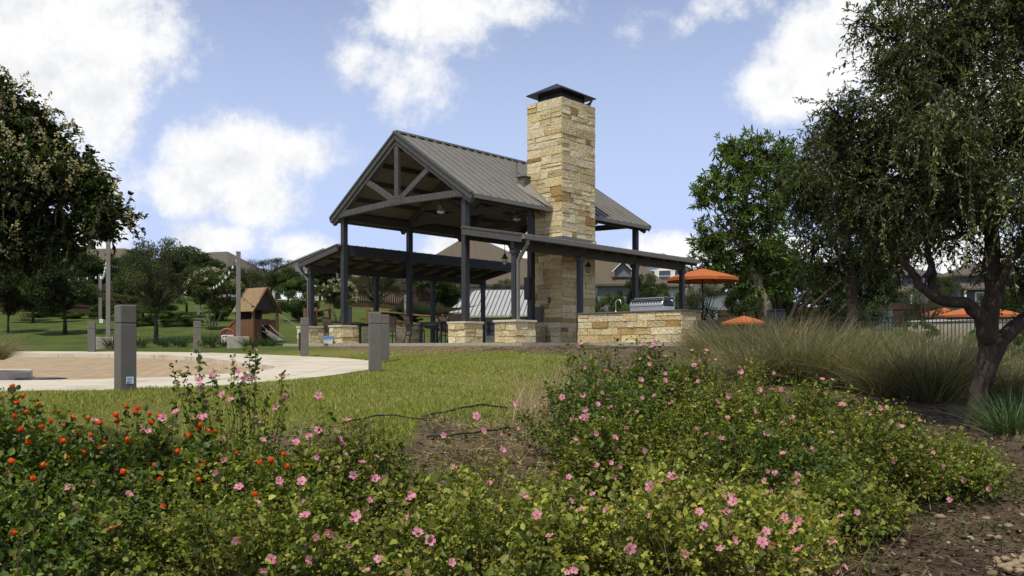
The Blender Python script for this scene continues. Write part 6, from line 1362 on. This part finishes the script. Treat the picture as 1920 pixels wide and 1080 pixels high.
def far_tree(kind, px, ybase, ytop, wpx, Y, label, free=False, cat=None):
    X = (px - 960) / F * Y; zt = CAMZ + (YH - ytop) / F * Y; zb = h(X, Y) if not free else CAMZ + (YH - ybase) / F * Y
    ht = zt - zb; wid = wpx / F * Y; base_w = {'oak': .92, 'myrtle': .85, 'column': .5, 'bush': 1.15, 'airy': .8}[kind]
    t = thing(NAMES[kind], label, cat or ('bush' if kind == 'bush' else 'tree'), (X, Y, zb - .05), random.uniform(0, 6), group='trees and bushes on the slopes behind the park')
    k = _ct.get(kind, 0); _ct[kind] = k + 1; pr = PROTO[kind][k % len(PROTO[kind])]
    for nm, me in zip(('trunk', 'crown', 'blossoms'), pr):
        o = bpy.data.objects.new(nm, me); COL.objects.link(o); attach(o, t); o.scale = (wid / base_w, wid / base_w, ht)
    return t
for a in [
    ('oak', 15, 628, 500, 110, 38, 'dark thin-trunked tree at the left edge of the far lawn'),
    ('oak', 122, 630, 482, 175, 37, 'round dark tree with one straight trunk left of the light poles'),
    ('myrtle', 47, 602, 535, 80, 47, 'small pale multi-stemmed tree on the lawn before the red fence'),
    ('airy', 293, 652, 428, 172, 33.5, 'tall airy oak standing behind the largest bollard'),
    ('column', 180, 600, 460, 80, 58, 'narrow upright tree behind the tallest light pole'),
    ('column', 100, 600, 470, 90, 60, 'dark tree behind the white van at the left'),
    ('oak', 30, 600, 470, 120, 58, 'spreading dark tree under the flowering branches at the left'),
    ('myrtle', 398, 630, 500, 110, 40, 'white flowering tree left of the wooden playhouse'),
    ('oak', 350, 620, 478, 110, 52, 'dark oak behind the white flowering tree'),
    ('airy', 508, 600, 478, 120, 66, 'dark oak rising behind the playhouse roof'),
    ('bush', 566, 612, 516, 110, 46, 'rounded bushy tree left of the left lean-to'),
    ('myrtle', 634, 605, 520, 80, 46, 'white flowering tree framed by the two front left posts'),
    ('airy', 703, 610, 488, 115, 50, 'wispy grey-green tree seen under the left lean-to roof'),
    ('oak', 600, 600, 496, 120, 66, 'olive tree behind the white flowering tree at the left lean-to'),
    ('oak', 835, 600, 510, 120, 60, 'dark oak behind the middle pavilion post'),
    ('oak', 775, 600, 516, 110, 62, 'dark oak above the shade sail'),
    ('bush', 720, 608, 582, 46, 55, 'small round hedge bush behind the patio tables', False, 'bush'),
    ('bush', 770, 608, 570, 60, 53, 'low green bush under the shade sail', False, 'bush'),
    ('airy', 945, 590, 518, 60, 66, 'light green tree over the ridge of the pool house roof'),
    ('bush', 1145, 600, 545, 80, 44, 'green bush behind the kitchen faucet'),
    ('oak', 1180, 600, 512, 110, 50, 'dark bushy tree behind the barbecue grill'),
    ('bush', 1255, 600, 540, 90, 46, 'mid green bush right of the grill hood'),
    ('airy', 1318, 610, 518, 110, 42, 'light green tree under the open orange parasol'),
    ('oak', 1400, 600, 530, 80, 60, 'dark tree beyond the pool left of the leaning trunk'),
    ('oak', 1540, 600, 500, 120, 76, 'dark tree in front of the long grey house'),
    ('oak', 1655, 600, 530, 60, 80, 'dark round tree before the porch of the long grey house'),
    ('airy', 1735, 600, 526, 110, 42, 'feathery dark tree over the pool fence, left of the big trunk'),
    ('airy', 1770, 600, 505, 80, 90, 'tree in the gap between the two grey houses'),
    ('oak', 1900, 610, 520, 110, 44, 'tree behind the right side of the big trunk'),
    ('oak', 75, 600, 482, 130, 66, 'dark oak on the left slope above the white van'),
    ('oak', 236, 600, 466, 130, 64, 'dark oak right of the tallest pole before the hip-roofed house'),
    ('oak', 335, 600, 466, 165, 68, 'large dark oak between the airy oak and the white flowering tree'),
    ('oak', 425, 600, 498, 90, 60, 'dark oak behind the wooden playhouse'),
    ('airy', 472, 600, 505, 90, 56, 'dark feathery tree over the playhouse roof'),
    ('oak', 62, 620, 494, 120, 45, 'dark oak left of centre on the left lawn behind the thin trunk tree'),
    ('oak', 268, 620, 488, 110, 50, 'dark oak close behind the airy oak on its left'),
    ('bush', 480, 612, 552, 90, 52, 'dark leafy thicket behind the playhouse roof', False, 'bush'),
    ('bush', 200, 610, 545, 110, 50, 'dark leafy thicket between the two tallest poles', False, 'bush'),
    ('bush', 300, 610, 540, 120, 48, 'dark leafy thicket behind the airy oak', False, 'bush'),
    ('bush', 420, 612, 560, 80, 46, 'leafy thicket behind the arched sign', False, 'bush'),
    ('oak', 540, 600, 505, 90, 58, 'dark oak in front of the white truck'),
    ('bush', 90, 606, 550, 110, 51, 'dark leafy thicket before the left end of the red fence', False, 'bush'),
    ('oak', 665, 600, 508, 90, 60, 'dark oak behind the wispy tree under the left lean-to'),
    ('oak', 1225, 600, 520, 80, 62, 'dark oak before the white two-storey house'),
    ('oak', 1600, 610, 540, 120, 50, 'dark oak beyond the pool fence behind the straight trunk'),
    ('oak', 1480, 610, 540, 110, 62, 'dark oak above the white car'),
    ('bush', 140, 600, 583, 70, 50, 'clipped dark hedge bush before the red fence', False, 'bush'),
    ('bush', 72, 600, 582, 50, 50, 'small clipped hedge bush behind the pale multi-stemmed tree', False, 'bush'),
    ('bush', 250, 640, 575, 110, 42, 'dark shrubbery behind the largest bollard', False, 'bush'),
    ('bush', 330, 640, 580, 110, 42, 'dark shrubbery left of the thin light pole', False, 'bush'),
    ('column', 452, 600, 500, 70, 66, 'dark upright tree behind the playhouse pole'),
    ('bush', 1722, 650, 594, 80, 22, 'bright green leafy shrub against the picket fence', False, 'shrub'),
    ('bush', 1880, 650, 600, 120, 20, 'dark green shrub right of the big trunk', False, 'shrub'),
    ('bush', 1825, 650, 612, 60, 23, 'green shrub behind the big trunk by the picket fence', False, 'shrub'),
    ('bush', 1915, 690, 640, 90, 15.5, 'low dark green shrub at the right edge behind the grasses', False, 'shrub')]:
    far_tree(*a)
